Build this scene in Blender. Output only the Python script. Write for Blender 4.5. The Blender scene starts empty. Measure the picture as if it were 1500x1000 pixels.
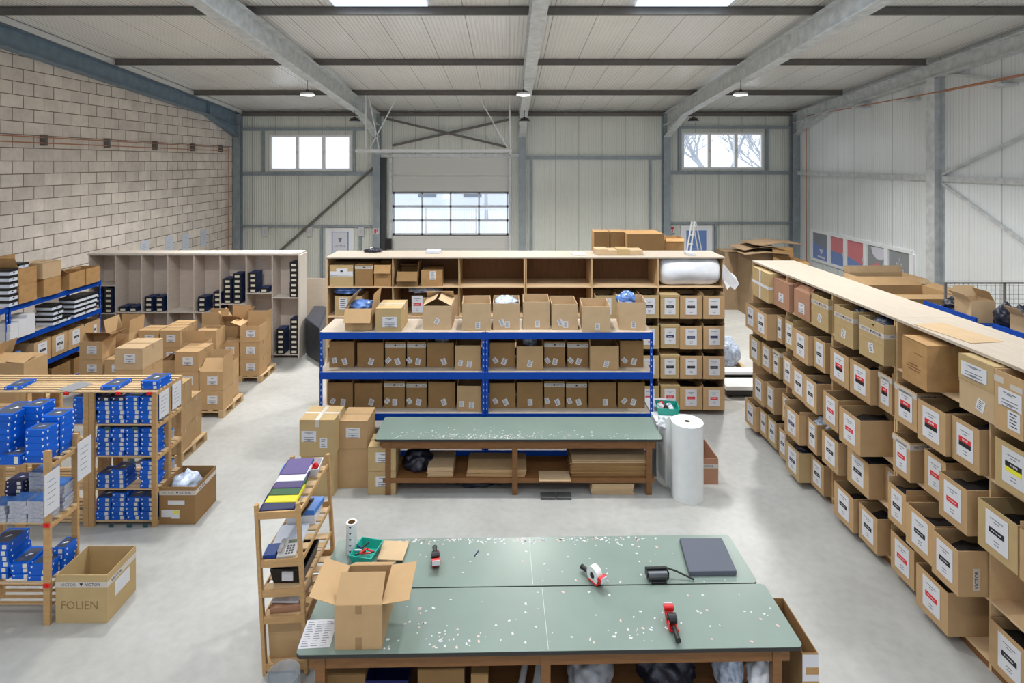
import bpy, bmesh, math, random
from mathutils import Vector, Matrix, noise
random.seed(7)
R = math.radians
COL = bpy.context.scene.collection

# ------------------------------------------------------------------ camera
FPX, EYE, PX0, HY = 820.0, 5.0, 745.0, 238.0      # focal length in pixels, eye height, vanishing point
cam_d = bpy.data.cameras.new('camera')
cam = bpy.data.objects.new('camera', cam_d); COL.objects.link(cam)
cam.location = (0, 0, EYE); cam.rotation_euler = (R(90), 0, 0)
cam_d.sensor_width = 36.0; cam_d.lens = FPX / 1500 * 36.0
cam_d.shift_x = (750 - PX0) / 1500; cam_d.shift_y = -(500 - HY) / 1500
cam_d.clip_start = 0.05; cam_d.clip_end = 300
bpy.context.scene.camera = cam

# ------------------------------------------------------------------ world, exposure
vs = bpy.context.scene.view_settings
vs.view_transform = 'Standard'; vs.look = 'None'; vs.gamma = 1.0; vs.use_curve_mapping = False
vs.exposure = 0.04
world = bpy.data.worlds.new('world'); bpy.context.scene.world = world
world.use_nodes = True
bg = world.node_tree.nodes['Background']
bg.inputs['Color'].default_value = (0.86, 0.93, 1.0, 1); bg.inputs['Strength'].default_value = 1.6

def area(name, x, y, z, sx, sy, power, col, rot=(0, 0, 0), spread=180):
    l = bpy.data.lights.new(name, 'AREA'); l.shape = 'RECTANGLE'; l.size = sx; l.size_y = sy
    l.energy = power; l.color = col; l.spread = R(spread)
    o = bpy.data.objects.new(name, l); COL.objects.link(o); o.location = (x, y, z); o.rotation_euler = rot
    return o
LAMP_W, SKY_W, FILL_W = 200.0, 175.0, 420.0
RIDGE = 4.0
area('rear_fill_light', 0, -12.8, 2.6, 14.0, 4.6, FILL_W, (0.93, 0.96, 1.0), (R(140), 0, 0))   # unseen fill light added behind the camera to brighten the hall
def roof_z(y):                                   # underside of the roof sheets
    y2 = y if y >= RIDGE else 2 * RIDGE - y
    return 7.25 + 0.094 * (24 - y2)
LAMPS_ON = [(x, y) for y in (15.8, 8.7, 1.0, -6.0) for x in (-5.68, 0.42, 6.55)]
for x, y in LAMPS_ON:                            # light of the high-bay lamps, just under each lamp
    zl = 6.86 if y > 15 else roof_z(y) - 0.92
    area('lamp_light', x, y, zl, 0.5, 0.3, LAMP_W * {15.8: 1.85, 8.7: .8, 1.0: .5, -6.0: .25}[y], (1.0, 0.985, 0.96), (0, 0, 0), 140)
SKYLIGHTS = [(-2.73, 12.0, 5.0), (3.7, 12.0, 5.0), (-8.6, 3.2, -5.5), (-2.73, 3.2, -5.5), (3.7, 3.2, -5.5), (9.4, 3.2, -5.5)]
for x, y1, y0 in SKYLIGHTS:                      # daylight through the roof lights
    ym = (y1 + y0) / 2
    area('skylight_light', x, ym, roof_z(ym) - 0.42, 1.9, abs(y1 - y0) - .3, SKY_W * (1 if y1 > 5 else .3), (0.84, 0.92, 1.0))

# ------------------------------------------------------------------ pixel helpers (photo 1500x1000) for measured places
def PX(px, Y): return (px - PX0) * Y / FPX
def PZ(py, Y): return EYE - (py - HY) * Y / FPX
def PD(py, z): return FPX * (EYE - z) / (py - HY)

# ------------------------------------------------------------------ materials
def lin(c):
    return tuple(((v / 255) / 12.92 if v / 255 <= 0.04045 else ((v / 255 + 0.055) / 1.055) ** 2.4) for v in c)
MATS = {}
def mat(name, rgb, rough=0.6, metal=0.0, spec=0.5, var=0.0, vscale=8.0, bump=0.0, bscale=60.0, rnd=0.0, stretch=(1, 1, 1), alpha=None, coat=0.0):
    if name in MATS: return MATS[name]
    m = bpy.data.materials.new(name); m.use_nodes = True; MATS[name] = m
    nt = m.node_tree; N = nt.nodes; L = nt.links; b = N['Principled BSDF']
    c = lin(rgb)
    b.inputs['Base Color'].default_value = (*c, 1); b.inputs['Roughness'].default_value = rough
    b.inputs['Metallic'].default_value = metal; b.inputs['Specular IOR Level'].default_value = spec
    if coat: b.inputs['Coat Weight'].default_value = coat
    if var or bump or rnd:
        tc = N.new('ShaderNodeTexCoord'); mp = N.new('ShaderNodeMapping'); mp.inputs['Scale'].default_value = stretch
        L.new(tc.outputs['Object'], mp.inputs['Vector'])
    if var or rnd:
        nz = N.new('ShaderNodeTexNoise'); nz.inputs['Scale'].default_value = vscale; nz.inputs['Detail'].default_value = 4
        L.new(mp.outputs[0], nz.inputs['Vector'])
        hs = N.new('ShaderNodeHueSaturation'); hs.inputs['Color'].default_value = (*c, 1)
        mr = N.new('ShaderNodeMapRange'); mr.inputs[1].default_value = .3; mr.inputs[2].default_value = .7
        mr.inputs[3].default_value = 1 - var; mr.inputs[4].default_value = 1 + var
        L.new(nz.outputs['Fac'], mr.inputs[0])
        if rnd:
            oi = N.new('ShaderNodeObjectInfo'); m2 = N.new('ShaderNodeMapRange')
            m2.inputs[3].default_value = 1 - rnd; m2.inputs[4].default_value = 1 + rnd
            L.new(oi.outputs['Random'], m2.inputs[0])
            mu = N.new('ShaderNodeMath'); mu.operation = 'MULTIPLY'
            L.new(mr.outputs[0], mu.inputs[0]); L.new(m2.outputs[0], mu.inputs[1]); L.new(mu.outputs[0], hs.inputs['Value'])
        else:
            L.new(mr.outputs[0], hs.inputs['Value'])
        L.new(hs.outputs[0], b.inputs['Base Color'])
    if bump:
        n2 = N.new('ShaderNodeTexNoise'); n2.inputs['Scale'].default_value = bscale; n2.inputs['Detail'].default_value = 5
        L.new(mp.outputs[0], n2.inputs['Vector'])
        bp = N.new('ShaderNodeBump'); bp.inputs['Strength'].default_value = bump; bp.inputs['Distance'].default_value = 0.01
        L.new(n2.outputs['Fac'], bp.inputs['Height']); L.new(bp.outputs[0], b.inputs['Normal'])
    if alpha is not None:
        tr = N.new('ShaderNodeBsdfTransparent'); mx = N.new('ShaderNodeMixShader'); mx.inputs[0].default_value = alpha
        L.new(tr.outputs[0], mx.inputs[1]); L.new(b.outputs[0], mx.inputs[2]); L.new(mx.outputs[0], N['Material Output'].inputs[0])
    return m
def emis(name, rgb, s):
    m = bpy.data.materials.new(name); m.use_nodes = True; MATS[name] = m
    b = m.node_tree.nodes['Principled BSDF']
    b.inputs['Base Color'].default_value = (*lin(rgb), 1)
    b.inputs['Emission Color'].default_value = (*lin(rgb), 1); b.inputs['Emission Strength'].default_value = s
    return m

CARD = mat('cardboard', (182, 150, 110), .85, spec=.2, var=.05, vscale=5, rnd=.06, bump=.12, bscale=40)
CARDP = mat('cardboard_pale', (190, 163, 128), .85, spec=.2, var=.05, vscale=5, rnd=.05)
CARDK = mat('cardboard_pink', (172, 130, 104), .85, spec=.2, var=.05, vscale=5)
CARDO = mat('cardboard_aged', (172, 134, 88), .7, spec=.3, var=.14, vscale=6, bump=.3, bscale=14)
CARDD = mat('cardboard_dark_and_shaded', (146, 114, 75), .85, spec=.2, var=.06, vscale=5, rnd=.05)  # browner card; also carries the shelf shade on the blue rack boxes
CARDY = mat('cardboard_yellowish', (180, 155, 112), .85, spec=.2, var=.05, vscale=5, rnd=.04)
TAPE = mat('clear_tape', (176, 148, 112), .25, spec=.6)
TAPEW = mat('printed_white_tape', (196, 188, 178), .35, spec=.5)
PAPER = mat('white_paper', (208, 208, 211), .8, spec=.2)
PAPERB = mat('bluish_paper', (205, 212, 224), .8, spec=.2)
INK = mat('grey_ink', (120, 122, 130), .8); BLACK = mat('black_ink', (28, 28, 32), .6)
NAVYINK = mat('navy_ink', (38, 44, 84), .6); REDINK = mat('red_ink', (205, 45, 48), .6); YEL = mat('yellow_ink', (222, 216, 50), .6)
PLY = mat('birch_plywood', (184, 171, 154), .65, spec=.3, var=.05, vscale=3, stretch=(1, 6, 6), bump=.03)
PLYE = mat('plywood_edge', (205, 172, 128), .7, var=.08, vscale=20, stretch=(1, 1, 12))
BOARD = mat('brown_fibreboard', (118, 84, 54), .7, spec=.3, var=.14, vscale=3, stretch=(8, 8, 1))
BOARDP = mat('pale_shelf_board', (208, 178, 140), .7, spec=.3, var=.06, vscale=3)
WWOOD = mat('whitewashed_board', (207, 193, 180), .75, spec=.25, var=.06, vscale=4, stretch=(1, 1, 5))
WWOODL = mat('whitewashed_edge', (205, 197, 186), .7, spec=.25)
PINE = mat('pine', (184, 146, 98), .6, spec=.35, var=.1, vscale=5, stretch=(1, 1, 6))
PINEL = mat('pine_slat', (202, 172, 132), .6, spec=.35, var=.08, vscale=4, stretch=(1, 8, 1))
DWOOD = mat('stained_wood', (124, 84, 46), .5, spec=.4, var=.15, vscale=6, stretch=(1, 8, 8))
BLUE = mat('blue_powder_coat', (0, 64, 158), .5, spec=.25)
BLUED = mat('blue_post_holes', (170, 190, 220), .6)
GREEN = mat('green_laminate', (122, 138, 129), .32, spec=.5, var=.05, vscale=2.0, bump=.015, bscale=200)
DEDGE = mat('dark_edge_band', (42, 40, 38), .5)
STEEL = mat('galvanised_steel', (208, 212, 213), .5, metal=.1, spec=.5, var=.16, vscale=5, bump=.05)
STEELD = mat('dark_purlin_steel', (112, 107, 102), .5, metal=.1, spec=.4, var=.1, vscale=5)
STEELB = mat('blue_grey_steel', (120, 140, 155), .45, metal=.15, spec=.5, var=.14, vscale=4)
WMET = mat('white_metal', (212, 214, 214), .4, spec=.5)
WPVC = mat('white_window_frame', (246, 248, 250), .4, spec=.5)
COPPER = mat('copper_pipe', (186, 128, 98), .4, metal=.3)
BLK = mat('black_plastic', (24, 24, 26), .4, spec=.5)
GRY = mat('grey_plastic', (150, 152, 156), .5)
DGRY = mat('dark_grey_foam', (92, 96, 106), .75, spec=.25, bump=.05, bscale=300)
RED = mat('red_plastic', (210, 32, 34), .35, spec=.5)
TEAL = mat('teal_plastic', (30, 160, 142), .4, spec=.5)
PKG = mat('blue_package', (8, 88, 192), .42, spec=.35, rnd=.14, var=.03)
PKGD = mat('dark_package', (26, 34, 74), .45, rnd=.2, var=.05)
PKGT = mat('package_top_print', (72, 80, 96), .35, spec=.5)
PKGG = mat('bagged_package', (166, 168, 178), .22, spec=.7, var=.22, vscale=25, bump=.5, bscale=40)
PKGB = mat('bagged_blue', (58, 108, 178), .2, spec=.7, var=.3, vscale=12, bump=.5, bscale=30)
WHT = mat('white_print', (230, 234, 240), .5)
SHB = mat('shoebox_black', (17, 19, 26), .5); SHU = mat('shoebox_blue', (14, 46, 96), .45, rnd=.2, var=.02)
LBLG = mat('cream_label', (216, 212, 196), .7)
FOIL = mat('white_film', (226, 228, 232), .3, spec=.6, var=.06, vscale=6, bump=.5, bscale=9)
FILM = mat('bubble_film', (222, 226, 226), .35, spec=.6, var=.03, vscale=8, bump=.25, bscale=120)
CLEAR = mat('clear_plastic', (206, 216, 224), .15, spec=.8, bump=.6, bscale=18, alpha=.4)
CBAG = mat('crumpled_clear_bag', (178, 190, 208), .2, spec=.8, var=.4, vscale=14, bump=.8, bscale=22)
NBAG = mat('navy_cloth_bag', (24, 28, 44), .4, spec=.6, var=.4, vscale=16, bump=.8, bscale=22)
BBAG = mat('blue_white_bag', (86, 124, 188), .25, spec=.7, var=.5, vscale=12, bump=.8, bscale=22)
BOXSHADE = mat('box_inside_shade', (38, 34, 34), .6, var=.4, vscale=10)  # near-black sheet colour that stands for shade inside open boxes
STEELW = mat('blue_grey_girt_steel', (152, 162, 168), .5, metal=.15, var=.12, vscale=5)
CARDG = mat('cardboard_greyed', (136, 115, 90), .85, spec=.2, var=.08, vscale=4)
PALLET = mat('pallet_wood', (188, 160, 120), .8, var=.12, vscale=6, stretch=(1, 5, 1))

# ------------------------------------------------------------------ mesh builder
class MB:
    def __init__(s): s.v = []; s.f = []; s.m = []
    def add(s, vs, fs, mi=0, M=None):
        o = len(s.v)
        s.v += [tuple(M @ Vector(v)) if M else tuple(v) for v in vs]
        s.f += [tuple(i + o for i in f) for f in fs]; s.m += [mi] * len(fs); return s
    def box(s, x0, x1, y0, y1, z0, z1, mi=0, M=None):
        v = [(x, y, z) for z in (z0, z1) for y in (y0, y1) for x in (x0, x1)]
        return s.add(v, [(0, 2, 3, 1), (4, 5, 7, 6), (0, 1, 5, 4), (2, 6, 7, 3), (0, 4, 6, 2), (1, 3, 7, 5)], mi, M)
    def bar(s, a, b, w, h=None, mi=0, up=(0, 0, 1)):
        h = h or w; a = Vector(a); b = Vector(b); d = b - a; L = d.length; d.normalize()
        u = Vector(up)
        if abs(d.dot(u)) > .98: u = Vector((0, 1, 0))
        x = d.cross(u).normalized(); z = x.cross(d).normalized()
        M = Matrix(((x.x, d.x, z.x, a.x), (x.y, d.y, z.y, a.y), (x.z, d.z, z.z, a.z), (0, 0, 0, 1)))
        return s.box(-w / 2, w / 2, 0, L, -h / 2, h / 2, mi, M)
    def cyl(s, a, b, r, r2=None, n=16, mi=0, cap=True):
        r2 = r if r2 is None else r2; a = Vector(a); b = Vector(b); d = (b - a); L = d.length; d.normalize()
        u = Vector((0, 0, 1)) if abs(d.z) < .9 else Vector((1, 0, 0))
        x = d.cross(u).normalized(); y = d.cross(x).normalized(); vs = []
        for k in range(n):
            t = 2 * math.pi * k / n; e = x * math.cos(t) + y * math.sin(t)
            vs += [a + e * r, b + e * r2]
        fs = [(2 * k, 2 * ((k + 1) % n), 2 * ((k + 1) % n) + 1, 2 * k + 1) for k in range(n)]
        if cap: fs += [tuple(range(0, 2 * n, 2))[::-1], tuple(range(1, 2 * n, 2))]
        return s.add(vs, fs, mi)
    def tube(s, pts, r, n=10, mi=0):
        for a, b in zip(pts, pts[1:]): s.cyl(a, b, r, n=n, mi=mi)
        return s
    def ring(s, c, ro, ri, h, n=28, mi=0, axis='z', mi2=None):
        vs = []; mi2 = mi if mi2 is None else mi2
        def P(r, t, z):
            q = (r * math.cos(t), r * math.sin(t), z)
            if axis == 'x': q = (q[2], q[0], q[1])
            if axis == 'y': q = (q[0], q[2], q[1])
            return (q[0] + c[0], q[1] + c[1], q[2] + c[2])
        for k in range(n):
            t = 2 * math.pi * k / n; vs += [P(ro, t, 0), P(ro, t, h), P(ri, t, h), P(ri, t, 0)]
        o = []; i = []
        for k in range(n):
            a = 4 * k; b = 4 * ((k + 1) % n)
            o += [(a, b, b + 1, a + 1), (a + 1, b + 1, b + 2, a + 2), (a + 3, a, b, b + 3)]; i += [(a + 2, b + 2, b + 3, a + 3)]
        s.add(vs, o, mi); n0 = len(s.v) - len(vs)
        s.f += [tuple(q + n0 for q in f) for f in i]; s.m += [mi2] * len(i); return s
    def build(s, name, mats, parent=None, loc=None, rot=None, bevel=0, smooth=False):
        me = bpy.data.meshes.new(name); me.from_pydata(s.v, [], s.f)
        if not isinstance(mats, (list, tuple)): mats = [mats]
        for m in mats: me.materials.append(m)
        for p, mi in zip(me.polygons, s.m): p.material_index = mi; p.use_smooth = smooth
        me.update()
        bm = bmesh.new(); bm.from_mesh(me); bmesh.ops.recalc_face_normals(bm, faces=bm.faces); bm.to_mesh(me); bm.free()
        o = bpy.data.objects.new(name, me); COL.objects.link(o)
        if parent: o.parent = parent
        if loc is not None: o.location = loc
        if rot is not None: o.rotation_euler = (0, 0, rot) if isinstance(rot, (int, float)) else rot
        if bevel:
            b = o.modifiers.new('bevel', 'BEVEL'); b.width = bevel; b.segments = 2; b.limit_method = 'ANGLE'
        return o
def tag(o, label, cat, group=None, kind=None):
    o['label'] = label; o['category'] = cat
    if group: o['group'] = group
    if kind: o['kind'] = kind
    return o
def struct(o): o['kind'] = 'structure'; return o
def empty(name, loc=(0, 0, 0), rz=0, label=None, cat=None, group=None, rot=None):
    o = bpy.data.objects.new(name, None); COL.objects.link(o); o.location = loc; o.rotation_euler = rot or (0, 0, rz)
    o.empty_display_size = .1
    if label: tag(o, label, cat, group)
    return o
def dup(o, loc, rz=None, label=None, group=None):
    c = o.copy(); COL.objects.link(c); c.location = loc
    if rz is not None: c.rotation_euler = (0, 0, rz)
    if label: c['label'] = label
    if group: c['group'] = group
    for ch in list(o.children):
        k = ch.copy(); COL.objects.link(k); k.parent = c
        for g in list(ch.children):
            q = g.copy(); COL.objects.link(q); q.parent = k
    return c
ORD = ['first', 'second', 'third', 'fourth', 'fifth', 'sixth', 'seventh', 'eighth', 'ninth', 'tenth', 'eleventh', 'twelfth', 'thirteenth', 'fourteenth', 'fifteenth', 'sixteenth']
TXT = {}
def text(s, size, m, parent, loc, rot, name='lettering', align='CENTER', ext=.0006):
    k = (s, round(size, 4), m.name, align)
    if k not in TXT:
        c = bpy.data.curves.new(name, 'FONT'); c.body = s; c.size = size; c.extrude = ext; c.align_x = align; c.align_y = 'CENTER'; c.resolution_u = 2
        q = bpy.data.objects.new('tmp', c); COL.objects.link(q); bpy.context.view_layer.update()
        me = bpy.data.meshes.new_from_object(q.evaluated_get(bpy.context.evaluated_depsgraph_get()))
        me.materials.clear(); me.materials.append(m); bpy.data.objects.remove(q); bpy.data.curves.remove(c); TXT[k] = me
    o = bpy.data.objects.new(name, TXT[k]); COL.objects.link(o); o.parent = parent; o.location = loc; o.rotation_euler = rot
    return o
FRONT = (R(90), 0, 0)

# ------------------------------------------------------------------ the hall
XL, XR, YB, YF = -11.7, 12.35, 24.0, -14.0

def node_mat(name):
    m = bpy.data.materials.new(name); m.use_nodes = True; MATS[name] = m
    return m, m.node_tree.nodes, m.node_tree.links, m.node_tree.nodes['Principled BSDF']
# floor: pale, worn, slightly shiny concrete
FL, N, L, b = node_mat('pale_concrete')
tc = N.new('ShaderNodeTexCoord')
n1 = N.new('ShaderNodeTexNoise'); n1.inputs['Scale'].default_value = .55; n1.inputs['Detail'].default_value = 6; n1.inputs['Roughness'].default_value = .6
n2 = N.new('ShaderNodeTexNoise'); n2.inputs['Scale'].default_value = 9; n2.inputs['Detail'].default_value = 6
L.new(tc.outputs['Object'], n1.inputs['Vector']); L.new(tc.outputs['Object'], n2.inputs['Vector'])
cr = N.new('ShaderNodeValToRGB'); cr.color_ramp.elements[0].position = .32; cr.color_ramp.elements[0].color = (*lin((160, 159, 154)), 1)
cr.color_ramp.elements[1].position = .68; cr.color_ramp.elements[1].color = (*lin((183, 183, 179)), 1)
L.new(n1.outputs['Fac'], cr.inputs[0])
c2 = N.new('ShaderNodeValToRGB'); c2.color_ramp.elements[0].position = .25; c2.color_ramp.elements[0].color = (.86, .86, .86, 1); c2.color_ramp.elements[1].position = .6; c2.color_ramp.elements[1].color = (1, 1, 1, 1)
L.new(n2.outputs['Fac'], c2.inputs[0])
mx = N.new('ShaderNodeMix'); mx.data_type = 'RGBA'; mx.blend_type = 'MULTIPLY'; mx.inputs[0].default_value = .8
L.new(cr.outputs[0], mx.inputs[6]); L.new(c2.outputs[0], mx.inputs[7]); L.new(mx.outputs[2], b.inputs['Base Color'])
b.inputs['Roughness'].default_value = .42; b.inputs['Specular IOR Level'].default_value = .45
struct(MB().box(XL, XR, YF, YB + .2, -.1, 0).build('floor', FL))

def panel_mat(name, rgb, axis, pitch, joint, strength=.6, rough=.3):
    m, N, L, b = node_mat(name)
    b.inputs['Roughness'].default_value = rough; b.inputs['Specular IOR Level'].default_value = .8
    tc = N.new('ShaderNodeTexCoord'); sp = N.new('ShaderNodeSeparateXYZ'); L.new(tc.outputs['Object'], sp.inputs[0])
    co = sp.outputs[axis]
    def math_(op, a, bb=None):
        q = N.new('ShaderNodeMath'); q.operation = op
        for i, v in enumerate((a, bb)):
            if v is None: continue
            if hasattr(v, 'links'): L.new(v, q.inputs[i])
            else: q.inputs[i].default_value = v
        return q.outputs[0]
    s1 = math_('SINE', math_('MULTIPLY', co, 2 * math.pi / pitch))
    s1 = math_('POWER', math_('MAXIMUM', s1, 0.0), .5)
    fr = math_('FRACT', math_('DIVIDE', co, joint))
    jt = math_('LESS_THAN', fr, .02 / joint)
    bp = N.new('ShaderNodeBump'); bp.inputs['Strength'].default_value = strength; bp.inputs['Distance'].default_value = .012
    h = math_('SUBTRACT', s1, math_('MULTIPLY', jt, 1.5)); L.new(h, bp.inputs['Height']); L.new(bp.outputs[0], b.inputs['Normal'])
    m1 = N.new('ShaderNodeMix'); m1.data_type = 'RGBA'; m1.inputs[6].default_value = (*lin(rgb), 1); m1.inputs[7].default_value = (*lin(tuple(v * .74 for v in rgb)), 1)
    L.new(jt, m1.inputs[0])
    nz = N.new('ShaderNodeTexNoise'); nz.inputs['Scale'].default_value = .6; nz.inputs['Detail'].default_value = 3; L.new(tc.outputs['Object'], nz.inputs['Vector'])
    mr = N.new('ShaderNodeMapRange'); mr.inputs[1].default_value = .3; mr.inputs[2].default_value = .7; mr.inputs[3].default_value = .95; mr.inputs[4].default_value = 1.04
    L.new(nz.outputs['Fac'], mr.inputs[0])
    hs = N.new('ShaderNodeHueSaturation'); L.new(m1.outputs[2], hs.inputs['Color']); L.new(mr.outputs[0], hs.inputs['Value']); L.new(hs.outputs[0], b.inputs['Base Color'])
    return m
P_BACK = panel_mat('wall_panel_back', (224, 227, 218), 'X', .1, 1.0, .9, .34)
P_SIDE = panel_mat('wall_panel_side', (240, 245, 246), 'Y', .1, 1.0, .6, .24)
P_CEIL = panel_mat('roof_panel', (247, 246, 242), 'X', .1, 1.0, .9, .22)

# grey concrete block wall on the left
BW, N, L, b = node_mat('concrete_blocks')
tc = N.new('ShaderNodeTexCoord'); sp = N.new('ShaderNodeSeparateXYZ'); cb = N.new('ShaderNodeCombineXYZ')
L.new(tc.outputs['Object'], sp.inputs[0]); L.new(sp.outputs['Y'], cb.inputs['X']); L.new(sp.outputs['Z'], cb.inputs['Y'])
br = N.new('ShaderNodeTexBrick'); L.new(cb.outputs[0], br.inputs['Vector'])
br.inputs['Scale'].default_value = 1; br.inputs['Brick Width'].default_value = .6; br.inputs['Row Height'].default_value = .315
br.inputs['Mortar Size'].default_value = .012; br.inputs['Mortar Smooth'].default_value = .3; br.inputs['Bias'].default_value = 0
br.inputs['Color1'].default_value = (*lin((232, 222, 211)), 1); br.inputs['Color2'].default_value = (*lin((214, 204, 194)), 1); br.inputs['Mortar'].default_value = (*lin((140, 126, 112)), 1)
nz = N.new('ShaderNodeTexNoise'); nz.inputs['Scale'].default_value = 2.2; nz.inputs['Detail'].default_value = 8; nz.inputs['Roughness'].default_value = .7; L.new(tc.outputs['Object'], nz.inputs['Vector'])
mr = N.new('ShaderNodeMapRange'); mr.inputs[1].default_value = .3; mr.inputs[2].default_value = .7; mr.inputs[3].default_value = .84; mr.inputs[4].default_value = 1.14; L.new(nz.outputs['Fac'], mr.inputs[0])
hs = N.new('ShaderNodeHueSaturation'); L.new(br.outputs['Color'], hs.inputs['Color']); L.new(mr.outputs[0], hs.inputs['Value']); L.new(hs.outputs[0], b.inputs['Base Color'])
bp = N.new('ShaderNodeBump'); bp.inputs['Strength'].default_value = .7; bp.inputs['Distance'].default_value = .02; bp.invert = True
L.new(br.outputs['Fac'], bp.inputs['Height']); n3 = N.new('ShaderNodeTexNoise'); n3.inputs['Scale'].default_value = 60; L.new(tc.outputs['Object'], n3.inputs['Vector'])
b2 = N.new('ShaderNodeBump'); b2.inputs['Strength'].default_value = .25; b2.inputs['Distance'].default_value = .01; L.new(n3.outputs['Fac'], b2.inputs['Height']); L.new(bp.outputs[0], b2.inputs['Normal']); L.new(b2.outputs[0], b.inputs['Normal'])
b.inputs['Roughness'].default_value = .95; b.inputs['Specular IOR Level'].default_value = .15

def gable(x0, x1, name, m):                       # side wall that follows the roof slope
    mb = MB(); ys = [YF, RIDGE, YB + .15]
    prof = [(YF, 0), (YB + .15, 0), (YB + .15, roof_z(YB) + .02), (RIDGE, roof_z(RIDGE) + .02), (YF, roof_z(YF) + .02)]
    v = [(x0, y, z) for y, z in prof] + [(x1, y, z) for y, z in prof]
    f = [(0, 1, 2, 3, 4), (9, 8, 7, 6, 5)] + [(i, (i + 1) % 5, (i + 1) % 5 + 5, i + 5) for i in range(5)]
    return struct(mb.add(v, f).build(name, m))
gable(XL - .25, XL, 'wall_left', BW)
gable(XR, XR + .15, 'wall_right', P_SIDE)
def holed(x0, x1, z0, z1, holes):
    xs = sorted({x0, x1, *[h[0] for h in holes], *[h[1] for h in holes]}); zs = sorted({z0, z1, *[h[2] for h in holes], *[h[3] for h in holes]})
    mb = MB()
    for a, c in zip(xs, xs[1:]):
        for d, e in zip(zs, zs[1:]):
            mxx, mzz = (a + c) / 2, (d + e) / 2
            if any(h[0] < mxx < h[1] and h[2] < mzz < h[3] for h in holes): continue
            mb.box(a, c, YB, YB + .15, d, e)
    return mb
WL = (-10.24, -6.73, 4.65, 6.2); WR = (7.42, 10.92, 4.70, 6.3); SD = (-4.98, 0.0, 0, 5.17)
struct(holed(XL, XR, 0, roof_z(YB) + .02, [WL, WR, SD]).build('wall_back', P_BACK))
struct(MB().box(XL, XR, YF - .15, YF, 0, roof_z(YF)).build('wall_front', P_BACK))
mb = MB()
for a, c in ((YF, RIDGE), (RIDGE, YB + .15)):
    za, zc = roof_z(a), roof_z(min(c, YB + .15))
    mb.add([(XL - .2, a, za), (XR + .2, a, za), (XR + .2, c, zc), (XL - .2, c, zc), (XL - .2, a, za + .12), (XR + .2, a, za + .12), (XR + .2, c, zc + .12), (XL - .2, c, zc + .12)],
           [(0, 1, 2, 3), (7, 6, 5, 4), (0, 4, 5, 1), (1, 5, 6, 2), (2, 6, 7, 3), (3, 7, 4, 0)])
struct(mb.build('ceiling', P_CEIL))
SKYM = emis('skylight_sheet', (214, 230, 255), 1.0)
for i, (x, y1, y0) in enumerate(SKYLIGHTS):
    mb = MB()
    for k in range(1):
        mb.add([(x - 1, y0, roof_z(y0) - .03), (x + 1, y0, roof_z(y0) - .03), (x + 1, y1, roof_z(y1) - .03), (x - 1, y1, roof_z(y1) - .03)], [(0, 1, 2, 3)])
    o = mb.build('window_%d' % (i + 10), SKYM); struct(o)

g4 = empty('door_4', (0, YF, 0)); g4['kind'] = 'structure'          # unseen gate added behind the camera to go with the fill light
MB().box(-7, 7, .0, .02, .05, 5.0).build('glow_sheet', SKYM, g4)  # glowing sheet added to fill the unseen gate
MB().box(-7.2, -7, 0, .1, 0, 5.2).box(7, 7.2, 0, .1, 0, 5.2).box(-7, 7, 0, .1, 5.0, 5.2).build('door_frame', STEEL, g4)
# --- steel frame: rafters, columns, purlins, girts, bracing
trim_n = [0]
def trim(mb, m, bevel=0):
    trim_n[0] += 1
    return struct(mb.build('trim_%d' % trim_n[0], m, bevel=bevel))
def purz(y): return roof_z(y) - .18
def ibeam_rafter(x, w=.3, dep=.52, m=STEEL, haunch=True):
    mb = MB(); ys = [YB - .25, RIDGE, YF]
    for a, c in ((YB - .2, RIDGE), (RIDGE, YF)):
        za, zc = purz(a), purz(c)
        for (dx0, dx1, t0, t1) in ((-w / 2, w / 2, -.025, 0), (-w / 2, w / 2, -dep, -dep + .03), (-.012, .012, -dep + .03, -.025)):
            mb.add([(x + dx0, a, za + t0), (x + dx1, a, za + t0), (x + dx1, c, zc + t0), (x + dx0, c, zc + t0), (x + dx0, a, za + t1), (x + dx1, a, za + t1), (x + dx1, c, zc + t1), (x + dx0, c, zc + t1)],
                   [(0, 1, 2, 3), (7, 6, 5, 4), (0, 4, 5, 1), (1, 5, 6, 2), (2, 6, 7, 3), (3, 7, 4, 0)])
    if haunch:                                    # haunch at the eaves
        a, c = YB - .3, YB - 2.6; za, zc = purz(a) - dep, purz(c) - dep
        mb.add([(x - .012, a, za - .5), (x + .012, a, za - .5), (x - .012, a, za + .03), (x + .012, a, za + .03), (x - .012, c, zc), (x + .012, c, zc), (x - .012, c, zc + .03), (x + .012, c, zc + .03)],
               [(0, 1, 3, 2), (4, 6, 7, 5), (0, 2, 6, 4), (1, 5, 7, 3), (2, 3, 7, 6), (0, 4, 5, 1)])
        mb.add([(x - w / 2, a, za - .5), (x + w / 2, a, za - .5), (x + w / 2, c, zc - .01), (x - w / 2, c, zc - .01), (x - w / 2, a, za - .47), (x + w / 2, a, za - .47), (x + w / 2, c, zc + .02), (x - w / 2, c, zc + .02)],
               [(0, 1, 2, 3), (7, 6, 5, 4), (0, 4, 5, 1), (1, 5, 6, 2), (2, 6, 7, 3), (3, 7, 4, 0)])
        mb.box(x - w / 2, x + w / 2, c - .01, c + .01, zc, zc + dep)
    return trim(mb, m)
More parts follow.
